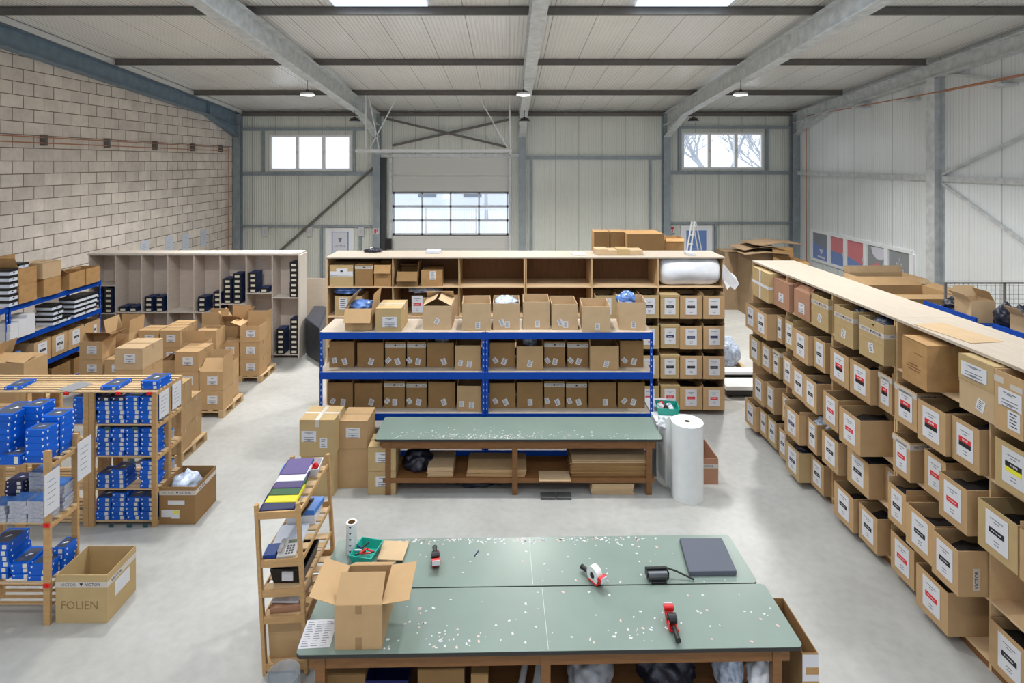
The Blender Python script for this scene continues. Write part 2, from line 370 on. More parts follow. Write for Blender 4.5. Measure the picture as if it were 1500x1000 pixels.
def column(x, y, m=STEEL, w=.3, along='y', top=None):
    top = top or purz(min(y, 23.8)) - .05; mb = MB(); d = .3
    if along == 'y':
        mb.box(x - w / 2, x + w / 2, y - d / 2, y - d / 2 + .02, 0, top); mb.box(x - w / 2, x + w / 2, y + d / 2 - .02, y + d / 2, 0, top); mb.box(x - .01, x + .01, y - d / 2 + .02, y + d / 2 - .02, 0, top)
    else:
        mb.box(x - d / 2, x - d / 2 + .02, y - w / 2, y + w / 2, 0, top); mb.box(x + d / 2 - .02, x + d / 2, y - w / 2, y + w / 2, 0, top); mb.box(x - d / 2 + .02, x + d / 2 - .02, y - .01, y + .01, 0, top)
    return trim(mb, m)
for x in (-5.6, .58, 6.72): ibeam_rafter(x)
ibeam_rafter(XL + .16, .28, .5, STEELB)
ibeam_rafter(XR - .16, .28, .42, STEEL)
for x in (XL + .17, -5.6, .58, 6.72, XR - .17): column(x, YB - .16, STEELW)
for y in (16.0, 8.0): column(XR - .16, y, w=.32, along='x', top=purz(y) - .42)
for y in (20.2, 16.15, 12.1, 8.05, 4.1, 0, -4.1, -8.2, -12):
    z = purz(y); mb = MB().box(XL + .3, XR - .3, y - .005, y + .005, z, z + .18).box(XL + .3, XR - .3, y - .04, y + .04, z, z + .01).box(XL + .3, XR - .3, y - .04, y + .04, z + .165, z + .18)
    trim(mb, STEELD)
trim(MB().box(XL + .3, XR - .3, YB - .14, YB - .01, 6.98, 7.12).box(XL, XR, YB - .1, YB - .01, 7.14, 7.2), STEELD)
mbw = MB()                                        # white flashing along the left wall head
for a, c in ((YB, RIDGE), (RIDGE, YF)):
    mbw.bar((XL + .33, a, roof_z(a) - .1), (XL + .33, c, roof_z(c) - .1), .02, .15)
trim(mbw, WMET)
def girt(x0, x1, z, h=.12): return trim(MB().box(x0, x1, YB - .12, YB - .0, z - h / 2, z + h / 2), STEELW)
girt(XL + .32, -5.75, 6.42); girt(XL + .32, -5.75, 4.52, .14); girt(XL + .32, -5.75, 2.28, .08)
girt(6.87, XR - .32, 6.5); girt(6.87, XR - .32, 4.56, .14); girt(6.87, XR - .32, 2.42, .08)
girt(.73, 6.57, 5.2, .14)
trim(MB().box(-5.45, .43, YB - .18, YB - .02, 5.22, 5.36), STEEL)
for x, z0, z1 in ((-10.5, 4.6, 6.4), (-6.6, 4.6, 6.4), (11.05, 4.6, 6.5), (7.3, 4.6, 6.5), (.98, 0, 5.13), (6.05, 0, 5.13), (-8.0, 0, 2.25), (-6.35, 0, 2.25), (8.85, 0, 2.4)):
    trim(MB().box(x - .05, x + .05, YB - .1, YB, z0, z1), STEELW)
def brace(a, b, m=STEEL, w=.07): trim(MB().bar(a, b, w), m)
brace((PX(405, 23.85), 23.85, PZ(372, 23.85)), (PX(556, 23.85), 23.85, PZ(238, 23.85)), STEELD, .1)
brace((PX(563, 23.8), 23.8, PZ(173, 23.8)), (PX(742, 23.8), 23.8, PZ(215, 23.8)), STEELD, .1)
brace((PX(745, 23.85), 23.85, PZ(175, 23.85)), (PX(575, 23.85), 23.85, PZ(213, 23.85)), STEELD, .1)
# right wall rails and braces
for y0, y1 in ((16.2, 23.7), (8.2, 15.8), (-14, 7.8)): trim(MB().box(XR - .12, XR, y0, y1, 4.47, 4.62), STEEL)
brace((XR - .1, 15.8, 4.66), (XR - .1, 11.0, 6.55)); brace((XR - .1, 15.8, 7.5), (XR - .1, 11.0, 6.4)); brace((XR - .1, 15.8, 4.4), (XR - .1, 11.0, 1.9))
# main sectional door, tracks
sd = empty('door_1', (0, YB + .03, 0)); sd['kind'] = 'structure'
mb = MB(); x0, x1 = SD[0], SD[1]
for z0, z1 in ((0.02, .65), (.66, 1.29), (1.30, 1.90), (3.72, 4.42), (4.44, 5.17)): mb.box(x0, x1, 0, .05, z0, z1)
mb.box(x0, x1, .05, .055, .02, 1.9).box(x0, x1, .05, .055, 3.72, 5.17)
mb.build('door_panel', mat('door_panel_white', (214, 213, 208), .4), sd)
fr = MB()
zs = [1.92, 2.52, 3.12, 3.70]; xs = [x0 + .05 + k * (x1 - x0 - .1) / 4 for k in range(5)]
for z in zs: fr.box(x0, x1, 0, .05, z - .05, z + .05)
for x in xs: fr.box(x - .035, x + .035, 0, .05, 1.9, 3.72)
fr.build('window_frame', mat('aluminium', (206, 212, 222), .5), sd)
GLASS = bpy.data.materials.new('window_glass'); GLASS.use_nodes = True
nt = GLASS.node_tree; tr = nt.nodes.new('ShaderNodeBsdfTransparent'); gl = nt.nodes.new('ShaderNodeBsdfGlossy'); gl.inputs['Roughness'].default_value = .02
mm = nt.nodes.new('ShaderNodeMixShader'); mm.inputs[0].default_value = .06
nt.links.new(tr.outputs[0], mm.inputs[1]); nt.links.new(gl.outputs[0], mm.inputs[2]); nt.links.new(mm.outputs[0], nt.nodes['Material Output'].inputs[0])
MB().box(x0 + .05, x1 - .05, .02, .026, 1.95, 3.68).build('window_pane', GLASS, sd)
for x in (x0 - .05, x1 + .05):
    trim(MB().box(x - .05, x + .05, YB - .16, YB, 0, 5.2), STEEL)
    trim(MB().bar((x, YB - .1, 5.32), (x, 20.2, 5.42), .06, .08), WMET)
trim(MB().box(-5.42, -5.22, YB - .2, YB - .02, 0, 5.2), mat('dark_post', (60, 64, 68), .5))
DC = 20.2
dt = empty('door_track_frame', (0, DC, 5.42), 0, 'white metal hanging frame below the ceiling that carries the sectional door tracks', 'door track frame')
MB().box(PX(521, DC), PX(750, DC), -.05, .05, -.06, .06).build('cross_bar', WMET, dt)
for a, c in ((536, 536), (746, 748)): MB().bar((PX(c, DC), 0, -.15), (PX(a, DC), 0, purz(DC) - 5.42 - .002), .05).build('hanger', WMET, dt)
for a, c in ((583, 540), (700, 746), (540, 556)): MB().bar((PX(c, DC), 0, 0), (PX(a, DC), 0, purz(DC) - 5.42 - .002), .04).build('brace', WMET, dt)
# small door motor / control box beside the sectional door
# windows of the back wall
for i, (w, n) in enumerate(((WL, 3), (WR, 3))):
    o = empty('window_%d' % (i + 1), (0, YB, 0)); o['kind'] = 'structure'; mb = MB(); a, c, d, e = w
    mb.box(a, c, -.04, .08, d, d + .1).box(a, c, -.04, .08, e - .1, e)
    for k in range(n + 1):
        x = a + .05 + k * (c - a - .1) / n; ww = .07 if 0 < k < n else .05
        mb.box(x - ww, x + ww, -.04, .08, d + .1, e - .1)
    mb.build('window_frame', WPVC, o); MB().box(a + .1, c - .1, .02, .026, d + .1, e - .1).build('window_pane', GLASS, o)
    for k in (1, 2):
        x = a + .05 + k * (c - a - .1) / n; MB().box(x - .015, x + .015, -.07, -.04, (d + e) / 2 - .07, (d + e) / 2 + .07).build('handle', WMET, o)
# personnel doors with posters
def pdoor(n, x0, x1, z1, blue):
    o = empty('door_%d' % n, (0, YB - .02, 0)); o['kind'] = 'structure'
    MB().box(x0, x0 + .09, -.08, 0, 0, z1).box(x1 - .09, x1, -.08, 0, 0, z1).box(x0 + .09, x1 - .09, -.08, 0, z1 - .09, z1).build('door_frame', WPVC, o)
    MB().box(x0 + .09, x1 - .09, -.05, 0, .01, z1 - .09).build('door_leaf', WPVC, o)
    MB().box(x0 + .2, x0 + .25, -.11, -.05, 1.02, 1.08).box(x0 + .2, x0 + .34, -.12, -.1, 1.04, 1.07).build('handle', WMET, o)
    return o
d2 = pdoor(2, -7.82, -6.62, 2.2, 0); d3 = pdoor(3, 7.35, 8.7, 2.3, 1)
BLUEF = mat('poster_blue_edge', (96, 130, 190), .5); LILAC = mat('poster_white', (224, 226, 236), .6); PGREY = mat('poster_grey_print', (120, 128, 145), .6)
MB().box(-7.56, -6.84, -.056, -.05, .6, 2.05).build('poster_border', BLUEF, d2)
MB().box(-7.52, -6.88, -.06, -.056, .65, 2.02).build('poster', LILAC, d2)
MB().add([(-7.29, -.064, 1.78), (-7.11, -.064, 1.78), (-7.2, -.064, 1.56)], [(0, 1, 2)]).build('emblem', PGREY, d2)
text('VICTOR', .13, PGREY, d2, (-7.2, -.063, 1.42), FRONT)
BGL = mat('blue_door_glass', (120, 152, 214), .25, spec=.6)
MB().box(7.6, 8.45, -.056, -.05, .4, 2.1).build('door_glass', BGL, d3)
text('VICTOR', .12, mat('faint_white', (190, 200, 225), .6), d3, (8.02, -.058, 1.3), FRONT)
# notice sheets, exit sign, switch boxes
def sheet(name, x, y, z, w, h, facing, label, cat='notice', m=PAPERB, group=None, lines=True, lm=None):
    mb = MB().box(-w / 2, w / 2, 0, .004, -h / 2, h / 2)
    if lines:
        for k in range(5): mb.box(-w * .32, w * (.1 + .2 * random.random()), -.001, 0, h * (.3 - k * .14) - .006, h * (.3 - k * .14), 1)
    o = mb.build(name, [m, lm or INK], None, (x, y, z), {'y': 0, 'x+': R(90), 'x-': R(-90)}[facing]); return tag(o, label, cat, group)
for k, (px, py) in enumerate(((212, 363), (248, 359), (272, 355), (298, 348))):
    D = (XL + .01) * FPX / (px - PX0)
    sheet('notice_sheet', XL + .012, D, PZ(py, D), .42, .62 - (.18 if k == 0 else 0), 'x+', 'pale blue notice taped to the grey block wall, %s from the left' % ORD[k], group='notices on the block wall')
for k, px in enumerate((388, 453, 529)):
    sheet('notice_sheet', PX(px, 23.85), 23.85, PZ(339, 23.85), .24, .38, 'y', 'white notice hung on the rail of the back wall, %s from the block wall' % ORD[k], m=PAPER, group='notices on the back wall')
o = sheet('exit_sign', PX(552, 23.78), 23.68, PZ(338, 23.78), .24, .24, 'y', 'small red and white fire sign beside the sectional door', 'sign', m=PAPER, lines=False)
MB().box(-.08, .0, -.003, -.001, -.09, .07).box(.02, .05, -.003, -.001, -.02, .09).build('red_print', REDINK, o)
o = sheet('exit_sign', PX(985, 23.85), 23.85, PZ(336, 23.85), .26, .3, 'y', 'small red and white fire sign left of the blue glass door', 'sign', m=PAPER, lines=False)
MB().box(-.06, .06, -.003, -.001, .0, .1).box(-.02, .02, -.003, -.001, -.09, .0).build('red_print', REDINK, o)
# pipes
cp = MB()
for dz in (0, -.14): cp.cyl((XL + .12, YF, 5.62 + dz + .02), (XL + .12, 23.2, 5.62 + dz), .015, n=8)
cp.cyl((XL + .1, 23.2, 5.6), (XL + .1, 23.2, .2), .022, n=8)
tag(cp.build('copper_pipe', COPPER), 'pair of copper pipes running along the grey block wall', 'pipe')
pc = bpy.context.scene.objects['copper_pipe']
for y in (9, 12, 14, 16.2, 18.4, 20.6, 22.6): MB().box(XL + .0, XL + .16, y - .03, y + .03, 5.42, 5.7).build('pipe_clip', STEELD, pc)
cp = MB(); cp.cyl((XR - .32, 8.0, 7.2), (XR - .32, 15.4, 6.98), .035, n=8).cyl((XR - .32, 15.4, 6.98), (XR - .2, 22.7, 6.9), .02, n=8)
cp.cyl((XR - .12, 23.0, 6.9), (XR - .12, 23.0, .1), .022, n=8).cyl((XR - .2, 22.7, 6.9), (XR - .12, 23.0, 6.9), .02, n=8)
pc = tag(cp.build('copper_pipe', COPPER), 'copper pipe running under the roof along the right wall and down its far corner', 'pipe')
for y in (13.8, 17.0, 19.3, 21.6): MB().box(XR - .4, XR - .02, y - .25, y + .25, 6.86, 6.92).build('pipe_bracket', STEEL, pc)

# window strip with printed film in the right wall
w4 = empty('window_3', (XR, 0, 0)); w4['kind'] = 'structure'
fr = MB(); yv = [22.66, 21.25, 20.05, 18.78, 17.86, 16.75]
yv = [XR * 1.0 * FPX / (p - PX0) for p in (1190, 1216, 1240, 1269.5, 1300.5, 1338)]
fr.box(-.07, 0, yv[-1], yv[0], 1.06, 1.16).box(-.07, 0, yv[-1], yv[0], 2.2, 2.3)
for y in yv: fr.box(-.07, 0, y - .09, y + .09, 1.16, 2.2)
fr.build('window_frame', WPVC, w4)
FA = mat('film_dark_grey', (140, 145, 156), .4); FB = mat('film_blue', (124, 148, 204), .4); FC = mat('film_red', (222, 132, 138), .4); FW = mat('film_white', (224, 226, 238), .4); FG = mat('film_grey', (150, 155, 157), .4)
def film(k, polys, mats):
    a, c = yv[k] - .09, yv[k + 1] + .09; mb = MB()
    for i, (poly, mi) in enumerate(polys):
        mb.add([(-.02 - i * .003, a + (c - a) * u, 1.16 + 1.04 * v) for u, v in poly], [tuple(range(len(poly)))], mi)
    return mb.build('window_pane', mats, w4)
Q = [(0, 0), (1, 0), (1, 1), (0, 1)]
film(0, [(Q, 0), ([(0, 0), (1, 0), (1, .42), (0, .62)], 1), ([(.42, .4), (.7, .4), (.56, .2)], 2), ([(.33, .08), (.8, .06), (.8, .13), (.33, .15)], 2)], [FA, FB, FW])
film(1, [(Q, 0), ([(0, 0), (1, 0), (1, .42), (0, .48)], 1)], [FC, FB])
film(2, [(Q, 0), ([(0, 0), (1, 0), (1, .24), (0, .42)], 1)], [FC, FB])
film(3, [(Q, 0), ([(0, 0), (.82, 0), (.6, .5), (.0, .25)], 1), ([(.2, .95), (1, .98), (1, .7), (.8, .58), (.5, .6), (.3, .72)], 2)], [FG, FC, FW])
film(4, [(Q, 0)], [FG])
for s, z, sz in (('I', 1.93, .17), ('M A', 1.77, .18), ('TEAM', 1.6, .16)):
    text(s, sz, FW, w4, (-.03, (yv[4] + yv[5]) / 2, z), (R(90), 0, R(-90)))
for k in (1, 2, 3): MB().box(-.11, -.07, yv[k + 1] + .02, yv[k + 1] + .06, 1.55, 1.7).build('handle', WMET, w4)

# high-bay lamps
LAMPE = emis('lamp_lens', (255, 252, 245), 14.0)
def lamp_proto(lit):
    o = empty('high_bay_lamp', (0, 0, 0))
    MB().cyl((0, 0, .03), (0, 0, .09), .2, .17, 24).build('housing', BLK if not lit else WMET, o)
    h = MB()
    for k in range(10):
        t = math.pi * 2 * k / 10; h.bar((math.cos(t) * .05, math.sin(t) * .05, .13), (math.cos(t) * .15, math.sin(t) * .15, .1), .012, .05)
    h.build('heat_sink', STEELD, o); MB().cyl((0, 0, .09), (0, 0, .17), .07, .05, 12).build('driver', BLK, o)
    MB().cyl((0, 0, .015), (0, 0, .03), .18, .18, 24).build('lens', LAMPE if lit else GRY, o)
    MB().tube([(0, 0, .17), (0, 0, .45)], .008, 6).build('hanger', BLK, o)
    return o
pos_words = {-5.68: 'left', .42: 'middle', 6.55: 'right'}
first = None
for x, y in LAMPS_ON[:6]:
    z = 6.88 if y > 15 else roof_z(y) - .9
    first = o = lamp_proto(True) if first is None else dup(first, (x, y, z))
    o.location = (x, y, z); tag(o, 'lit white high bay lamp hanging under the %s rafter%s' % (pos_words[x], '' if y > 15 else ', above the picture'), 'lamp', 'high bay lamps')
    o2 = [c for c in o.children if c.name.startswith('hanger')][0]
    o2.scale = (1, 1, (purz(y) - .52 - z) / .45)
first = None
for x in (-5.6, .58, 6.72):
    z = 6.48; o = lamp_proto(False) if first is None else dup(first, (x, 20.35, z))
    first = first or o; o.location = (x, 20.35, z)
    tag(o, 'unlit black high bay lamp under the %s rafter near the back wall' % {-5.6: 'left', .58: 'middle', 6.72: 'right'}[x], 'lamp', 'unlit high bay lamps')

# ------------------------------------------------------------------ outside
SNOW = mat('snow', (232, 236, 242), .9, var=.05, vscale=.4)
struct(MB().box(-60, 60, YB + .2, 120, -.2, -.05).build('ground', SNOW))
ob = empty('building', (-12, 62, -.05), 0, 'pale low building across the snowy yard seen through the sectional door', 'building')
MB().box(-10, 22, 0, 12, 0, 3.6).build('wall', mat('pale_render', (226, 232, 240), .9), ob)
MB().box(-10.4, 22.4, -.4, 12.4, 3.6, 3.9).build('roof', SNOW, ob)
for k in range(6): MB().box(-8 + k * 5, -6 + k * 5, -.05, 0, 1.2, 2.6).build('window', mat('grey_glass', (120, 130, 142), .2), ob)
fe = empty('fence', (0, 38, -.05), 0, 'thin metal railing fence across the yard outside the sectional door', 'fence')
mb = MB()
for z in (1.9, .2): mb.box(-9, 1.5, -.02, .02, z - .03, z + .03)
for k in range(70): mb.box(-9 + k * .15, -8.97 + k * .15, -.01, .01, .2, 1.9)
mb.build('railing', SNOW, fe)
for k in range(4): MB().box(-9.05 + k * 3.4, -8.95 + k * 3.4, -.05, .05, 0, 2.05).build('post', STEEL, fe)
TREE = mat('frosted_bark', (186, 190, 198), .9)
def tree(x, y, h, label, seed):
    rn = random.Random(seed); mb = MB()
    def br(p, d, l, r, n):
        q = p + d * l; mb.cyl(p, q, r, r * .65, 6, cap=False)
        if n == 0: return
        for k in range(3 if n > 1 else 4):
            e = (d + Vector((rn.uniform(-.8, .8), rn.uniform(-.8, .8), rn.uniform(-.1, .5)))).normalized(); br(q, e, l * rn.uniform(.62, .85), r * .6, n - 1)
    br(Vector((0, 0, 0)), Vector((rn.uniform(-.1, .1), 0, 1)).normalized(), h * .3, h * .022, 6)
    tag(mb.build('bare_tree', TREE, None, (x, y, -.05)), label, 'tree', 'bare trees outside')
for k, (x, y, h) in enumerate(((11, 36, 9), (14.5, 38, 10), (17, 35, 9))):
    tree(x, y, h, 'bare frosted tree outside the right upper window, %s from the left' % ORD[k], k + 3)
tree(-2.0, 50, 10, 'bare tree in the yard behind the railing outside the sectional door', 9)

# ================================================================== builders for the goods
def label_mesh(style, w=.24, h=.33):
    mb = MB().box(-w / 2, w / 2, -.003, 0, -h / 2, h / 2)
    y0, y1 = -.0045, -.003
    for z, ww in ((h * .33, .28), (h * .25, .12)): mb.box(-w * ww, w * ww, y0, y1, z - .004, z + .004, 1)
    if style in ('black', 'navy', 'red'):
        mb.box(-w * .34, w * .34, y0, y1, -.03, .022, 2)
        for k in range(6): mb.box(-w * .22 + k * w * .075, -w * .18 + k * w * .075, y0 - .001, y0, -.009, .001, 0)
    if style in ('redblack', 'yellow'):
        a, c = (2, 3)
        mb.box(-w * .36, w * .36, y0, y1, -.005, .045, a); mb.box(-w * .36, w * .36, y0, y1, -.05, -.005, c)
        for k in range(5): mb.box(-w * .14 + k * w * .07, -w * .1 + k * w * .07, y0 - .001, y0, .012, .03, 0)
    if style == 'ink':
        for k in range(3): mb.box(-w * .34, w * .34, y0, y1, -.02 - k * .03, -.012 - k * .03, 1)
    for z in (-h * .27, -h * .36): mb.box(-w * .12, w * .12, y0, y1, z - .004, z + .004, 1)
    m2 = {'black': BLACK, 'navy': NAVYINK, 'red': REDINK, 'redblack': REDINK, 'yellow': BLACK, 'ink': INK}[style]
    m3 = {'redblack': BLACK, 'yellow': YEL}.get(style, INK)
    o = mb.build('label', [PAPER, INK, m2, m3]); return o
LBL = {}
def put_label(parent, style, x, z, w=.24, h=.33, y=-.001, rz=0):
    k = (style, round(w, 2), round(h, 2))
    if k not in LBL:
        o = label_mesh(style, w, h); LBL[k] = o.data; bpy.data.objects.remove(o)
    o = bpy.data.objects.new('label', LBL[k]); COL.objects.link(o); o.parent = parent; o.location = (x, y, z); o.rotation_euler = (0, 0, rz); return o

def carton(x, y, z, w, d, h, rz, label, group=None, m=CARD, flaps=None, closed=False, lab=None, band=None, flen=None, seam=False, jit=1.2, name='cardboard_box', tape=True, word=None, rot3=None, cat='box'):
    """origin: bottom middle of the front face; the front looks along local -Y"""
    t = .007; mb = MB()
    mb.box(-w / 2, w / 2, 0, d, 0, t)
    mb.box(-w / 2, w / 2, 0, t, t, h).box(-w / 2, w / 2, d - t, d, t, h).box(-w / 2, -w / 2 + t, t, d - t, t, h).box(w / 2 - t, w / 2, t, d - t, t, h)
    if seam: mb.box(-w / 2 - .003, w / 2 + .003, -.003, .0, h * .5, h * .52 + .004)
    if closed: mb.box(-w / 2, w / 2, 0, d, h - t, h).box(-w / 2 + .001, w / 2 - .001, .001, d / 2 - .002, h, h + .004).box(-w / 2 + .001, w / 2 - .001, d / 2 + .002, d - .001, h, h + .004)
    rr = rz + R(random.uniform(-jit, jit))
    o = mb.build(name, m, None, (x, y, z), rot3 or rr); tag(o, label, cat, group)
    if closed and tape:
        MB().box(-w / 2, w / 2, d / 2 - .025, d / 2 + .025, h + .004, h + .006).box(w / 2, w / 2 + .002, d / 2 - .025, d / 2 + .025, h - .09, h + .006).box(-w / 2 - .002, -w / 2, d / 2 - .025, d / 2 + .025, h - .09, h + .006).build('packing_tape', TAPEW if tape == 'w' else TAPE, o)
    if flaps:
        fl = flen or min(w, d) / 2
        for k, a in flaps.items():
            a = R(a); L_ = w if k in 'fb' else d; wid = L_ / 2 - .006
            f = MB().box(-wid, wid, -.002, .002, 0, fl)
            q = f.build('flap', m, o)
            if k == 'f': q.location = (0, .004, h); q.rotation_euler = (a, 0, 0)
            if k == 'b': q.location = (0, d - .004, h); q.rotation_euler = (-a, 0, 0)
            if k == 'l': q.location = (-w / 2 + .004, d / 2, h); q.rotation_euler = (a, 0, R(-90))
            if k == 'r': q.location = (w / 2 - .004, d / 2, h); q.rotation_euler = (a, 0, R(90))
    if band:                                       # printed white tape round the box
        zb = h * band
        bt = MB().box(-w / 2 - .002, w / 2 + .002, -.002, 0, zb - .03, zb + .03).box(w / 2, w / 2 + .002, 0, d, zb - .03, zb + .03).box(-w / 2 - .002, -w / 2, 0, d, zb - .03, zb + .03).build('printed_tape', TAPEW, o)
        text('VICTOR', .045, NAVYINK, bt, (w * .22, -.003, zb), FRONT)
        text('VICTOR', .045, INK, bt, (-w * .25, -.003, zb), FRONT)
        text('VICTOR', .045, NAVYINK, bt, (w / 2 + .003, d * .3, zb), (R(90), 0, R(90)))
        MB().add([(-.02, -.0035, zb + .018), (.02, -.0035, zb + .018), (0, -.0035, zb - .018)], [(0, 1, 2)]).build('emblem', BLACK, bt)
    if lab:
        st, lw, lh, lx, lz = lab; put_label(o, st, lx, lz, lw, lh)
    return o
def stk_mesh():
    mb = MB(); mb.box(-.045, .045, -.002, 0, -.06, .06)
    for k in range(5): mb.box(-.03, .025 - .01 * (k % 2), -.003, -.002, .04 - k * .02, .046 - k * .02, 1)
    o = mb.build('sticker', [PAPER, BLACK]); d = o.data; bpy.data.objects.remove(o); return d
STK = stk_mesh()
def sticker(parent, x, z, ang=0, s=1):
    o = bpy.data.objects.new('sticker', STK); COL.objects.link(o); o.parent = parent; o.location = (x, -.001, z); o.rotation_euler = (0, R(ang), 0); o.scale = (s, 1, s)

def blob(name, x, y, z, sx, sy, sz, m, label, cat, seed=0, group=None, rough=.28, sub=4, kind=None):
    bm = bmesh.new(); bmesh.ops.create_icosphere(bm, subdivisions=sub, radius=1)
    for v in bm.verts:
        n = noise.noise(v.co * 2.3 + Vector((seed * 7.1, seed, 0))) + .5 * noise.noise(v.co * 5.7 + Vector((seed, 3, seed * 2)))
        v.co *= 1 + rough * n
        v.co.z = max(v.co.z, -.55)
    for f in bm.faces: f.smooth = (sub >= 4)
    me = bpy.data.meshes.new(name); bm.to_mesh(me); bm.free(); me.materials.append(m)
    for v in me.vertices: v.co = (v.co.x * sx, v.co.y * sy, (v.co.z + .55) * sz)
    o = bpy.data.objects.new(name, me); COL.objects.link(o); o.location = (x, y, z)
    return tag(o, label, cat, group, kind)

# ================================================================== brown five-tier shelving at the back
TIER = [.1, .7, 1.3, 1.9, 2.5]; SH, SDP = 3.1, .8; BAY = 1.335
def shelving(length, bays, face='x'):
    """local: front along +X at y=0, depth to +Y; origin at left front floor corner"""
    o = empty('shelving_unit'); t = .02
    for k in range(bays + 1):
        x = k * length / bays; x = min(max(x, t / 2), length - t / 2)
        MB().box(x - t / 2, x + t / 2, 0, SDP - .012, 0, SH - .03).build('divider' if 0 < k < bays else 'side_panel', [PLYE], o)
    MB().box(-.005, length + .005, -.01, SDP + .01, SH - .03, SH).build('top_panel', [PLY], o)
    MB().box(0, length, SDP - .012, SDP, .02, SH - .03).build('back_panel', [BOARD], o)
    for z in TIER:
        for k in range(bays):
            a = k * length / bays + t / 2 + (t / 2 if k == 0 else 0); c = (k + 1) * length / bays - t / 2 - (t / 2 if k == bays - 1 else 0)
            MB().box(a, c, .0, SDP - .012, z - .025, z).build('shelf_board', [BOARDP], o)
    MB().box(0, length, .01, .03, 0, TIER[0] - .025).build('plinth', [DWOOD], o)
    return o
BX0, BY = -3.67, 11.28
u1 = shelving(3 * BAY, 3); u1.location = (BX0, BY, 0); tag(u1, 'brown plywood shelving unit behind the blue rack, left of its pair', 'shelving', 'plywood shelving across the hall')
u2 = dup(u1, (BX0 + 3 * BAY + .01, BY, 0), 0, 'brown plywood shelving unit behind the blue rack, right of its pair holding labelled boxes', 'plywood shelving across the hall')
RX = 4.74
def rs(D): return RX
u3 = dup(u1, (RX, 10.87, 0), R(-90), 'long plywood shelving unit on the right, its far half', 'plywood shelving along the right aisle')
u4 = dup(u1, (RX, 10.86 - 3 * BAY - .01, 0), R(-90), 'long plywood shelving unit on the right, its near half at the picture edge', 'plywood shelving along the right aisle')

# labelled boxes, back shelving, right two bays
row_words = ['bottom', 'second', 'third', 'fourth', 'top']
styl = {1.9: ('black', 'black label'), 1.3: ('navy', 'navy-barred label'), .7: ('black', 'black-barred label'), .1: ('red', 'red-barred label')}
cols = [(872, 903), (904, 935), (936, 966), (967.5, 995.5), (996, 1029), (1030, 1062)]
bshade = []
for z in (1.9, 1.3, .7, .1):
    for k, (a, c) in enumerate(cols):
        D = BY - .12 - (.06 if k > 3 else .02) + random.uniform(-.03, .03)
        x0, x1 = PX(a, D), PX(c, D); w = x1 - x0 - .012
        bshade.append((x0, x1, D, z + .36))
        st = styl[z]; lidded = k == 3
        where = ['third bay from the right end', 'third', 'third', 'left', 'middle', 'right'][k]
        if k < 3: lb = 'labelled box half hidden behind the blue rack, %s row, %s from left' % (row_words[TIER.index(z)], ORD[k])
        else: lb = 'box with %s, %s of three at the back shelving right end, %s row' % (st[1], ['left', 'middle', 'right'][k - 3], row_words[TIER.index(z)])
        o = carton((x0 + x1) / 2, D, z + .002, w, .55, .455, 0, lb, 'labelled boxes in the back shelving', m=CARDY if lidded or k < 3 else CARD, lab=(st[0], .22, .32, 0, .24), jit=.8,
                   flaps={'l': 12, 'r': 14} if (k + int(z * 10)) % 3 == 0 else None, flen=.05)
        if lidded: MB().box(-w / 2 - .006, w / 2 + .006, -.006, .55, .42, .47).build('lid', CARDY, o)
gm = MB(); rg = random.Random(5)  # rumpled dark sheet in each box, painting its shaded inside
for x0, x1, Y, z_ in bshade:
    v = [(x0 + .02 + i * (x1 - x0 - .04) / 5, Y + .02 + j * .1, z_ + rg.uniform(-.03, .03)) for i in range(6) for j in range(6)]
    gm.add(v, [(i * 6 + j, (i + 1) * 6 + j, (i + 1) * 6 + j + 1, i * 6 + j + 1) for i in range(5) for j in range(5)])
tag(gm.build('shade_sheets', BOXSHADE, smooth=True), 'dark sheets standing for the shade inside the labelled boxes of the back shelving', 'packed goods', None, 'stuff')
# top tier boxes, left bays
D = BY + .02
def bk(a, c, y1, z, lb, **kw):
    x0, x1 = PX(a, D), PX(c, D); return carton((x0 + x1) / 2, D, z + .002, x1 - x0, .5, PZ(y1, D) - z, 0, lb, **kw)
o = bk(483, 517, 389, 2.5, 'pale box with a white label band in the top left corner of the back shelving', closed=True, m=CARDY, seam=True)
MB().box(-.23, .23, -.003, -.001, .2, .3).box(-.1, .13, -.004, -.003, .22, .36).build('label', PAPER, o); MB().box(-.02, .03, -.006, -.004, .29, .32).build('print', BLACK, o)
o = bk(520, 546, 388, 2.5, 'brown box with a white tape band on top shelf, second from the left end', closed=True, m=CARDD, band=.88)
bk(548, 573, 388, 2.5, 'torn brown box on the top shelf beside the first divider', m=CARDO, flaps={'r': 35, 'f': 160}, jit=4)
bk(581, 612, 398, 2.5, 'brown box with its front flap hanging out, top shelf second bay', flaps={'f': 155, 'b': -60, 'r': 5}, flen=.2, m=CARDD)
o = bk(617, 648, 397, 2.5, 'aged brown taped box on the top shelf, right of the flap box', closed=True, m=CARDO, jit=3); sticker(o, .02, .22, 0, 1.4)
o = bk(490, 530, 434, 1.9, 'cardboard box under a pale blue bag, left end of the fourth shelf', m=CARDY); sticker(o, -.1, .25, 0, 2)
blob('plastic_bag', PX(511, D + .2), D + .22, 2.34, .3, .2, .1, BBAG, 'crumpled pale blue plastic bag on the box at the left end of the back shelving', 'bag', 3)
o = bk(604, 640, 436, 1.9, 'cardboard box with red-barred label peeking out behind the parcels on the blue rack', lab=('red', .22, .34, -.15, .24))
bk(642, 671, 432, 1.9, 'plain cardboard box in the corner of the second bay of the back shelving')
blob('plastic_bag', PX(622, D + .2), D + .25, 2.34, .34, .18, .09, CBAG, 'clear plastic bag on the box in the second bay of the back shelving', 'bag', 5)
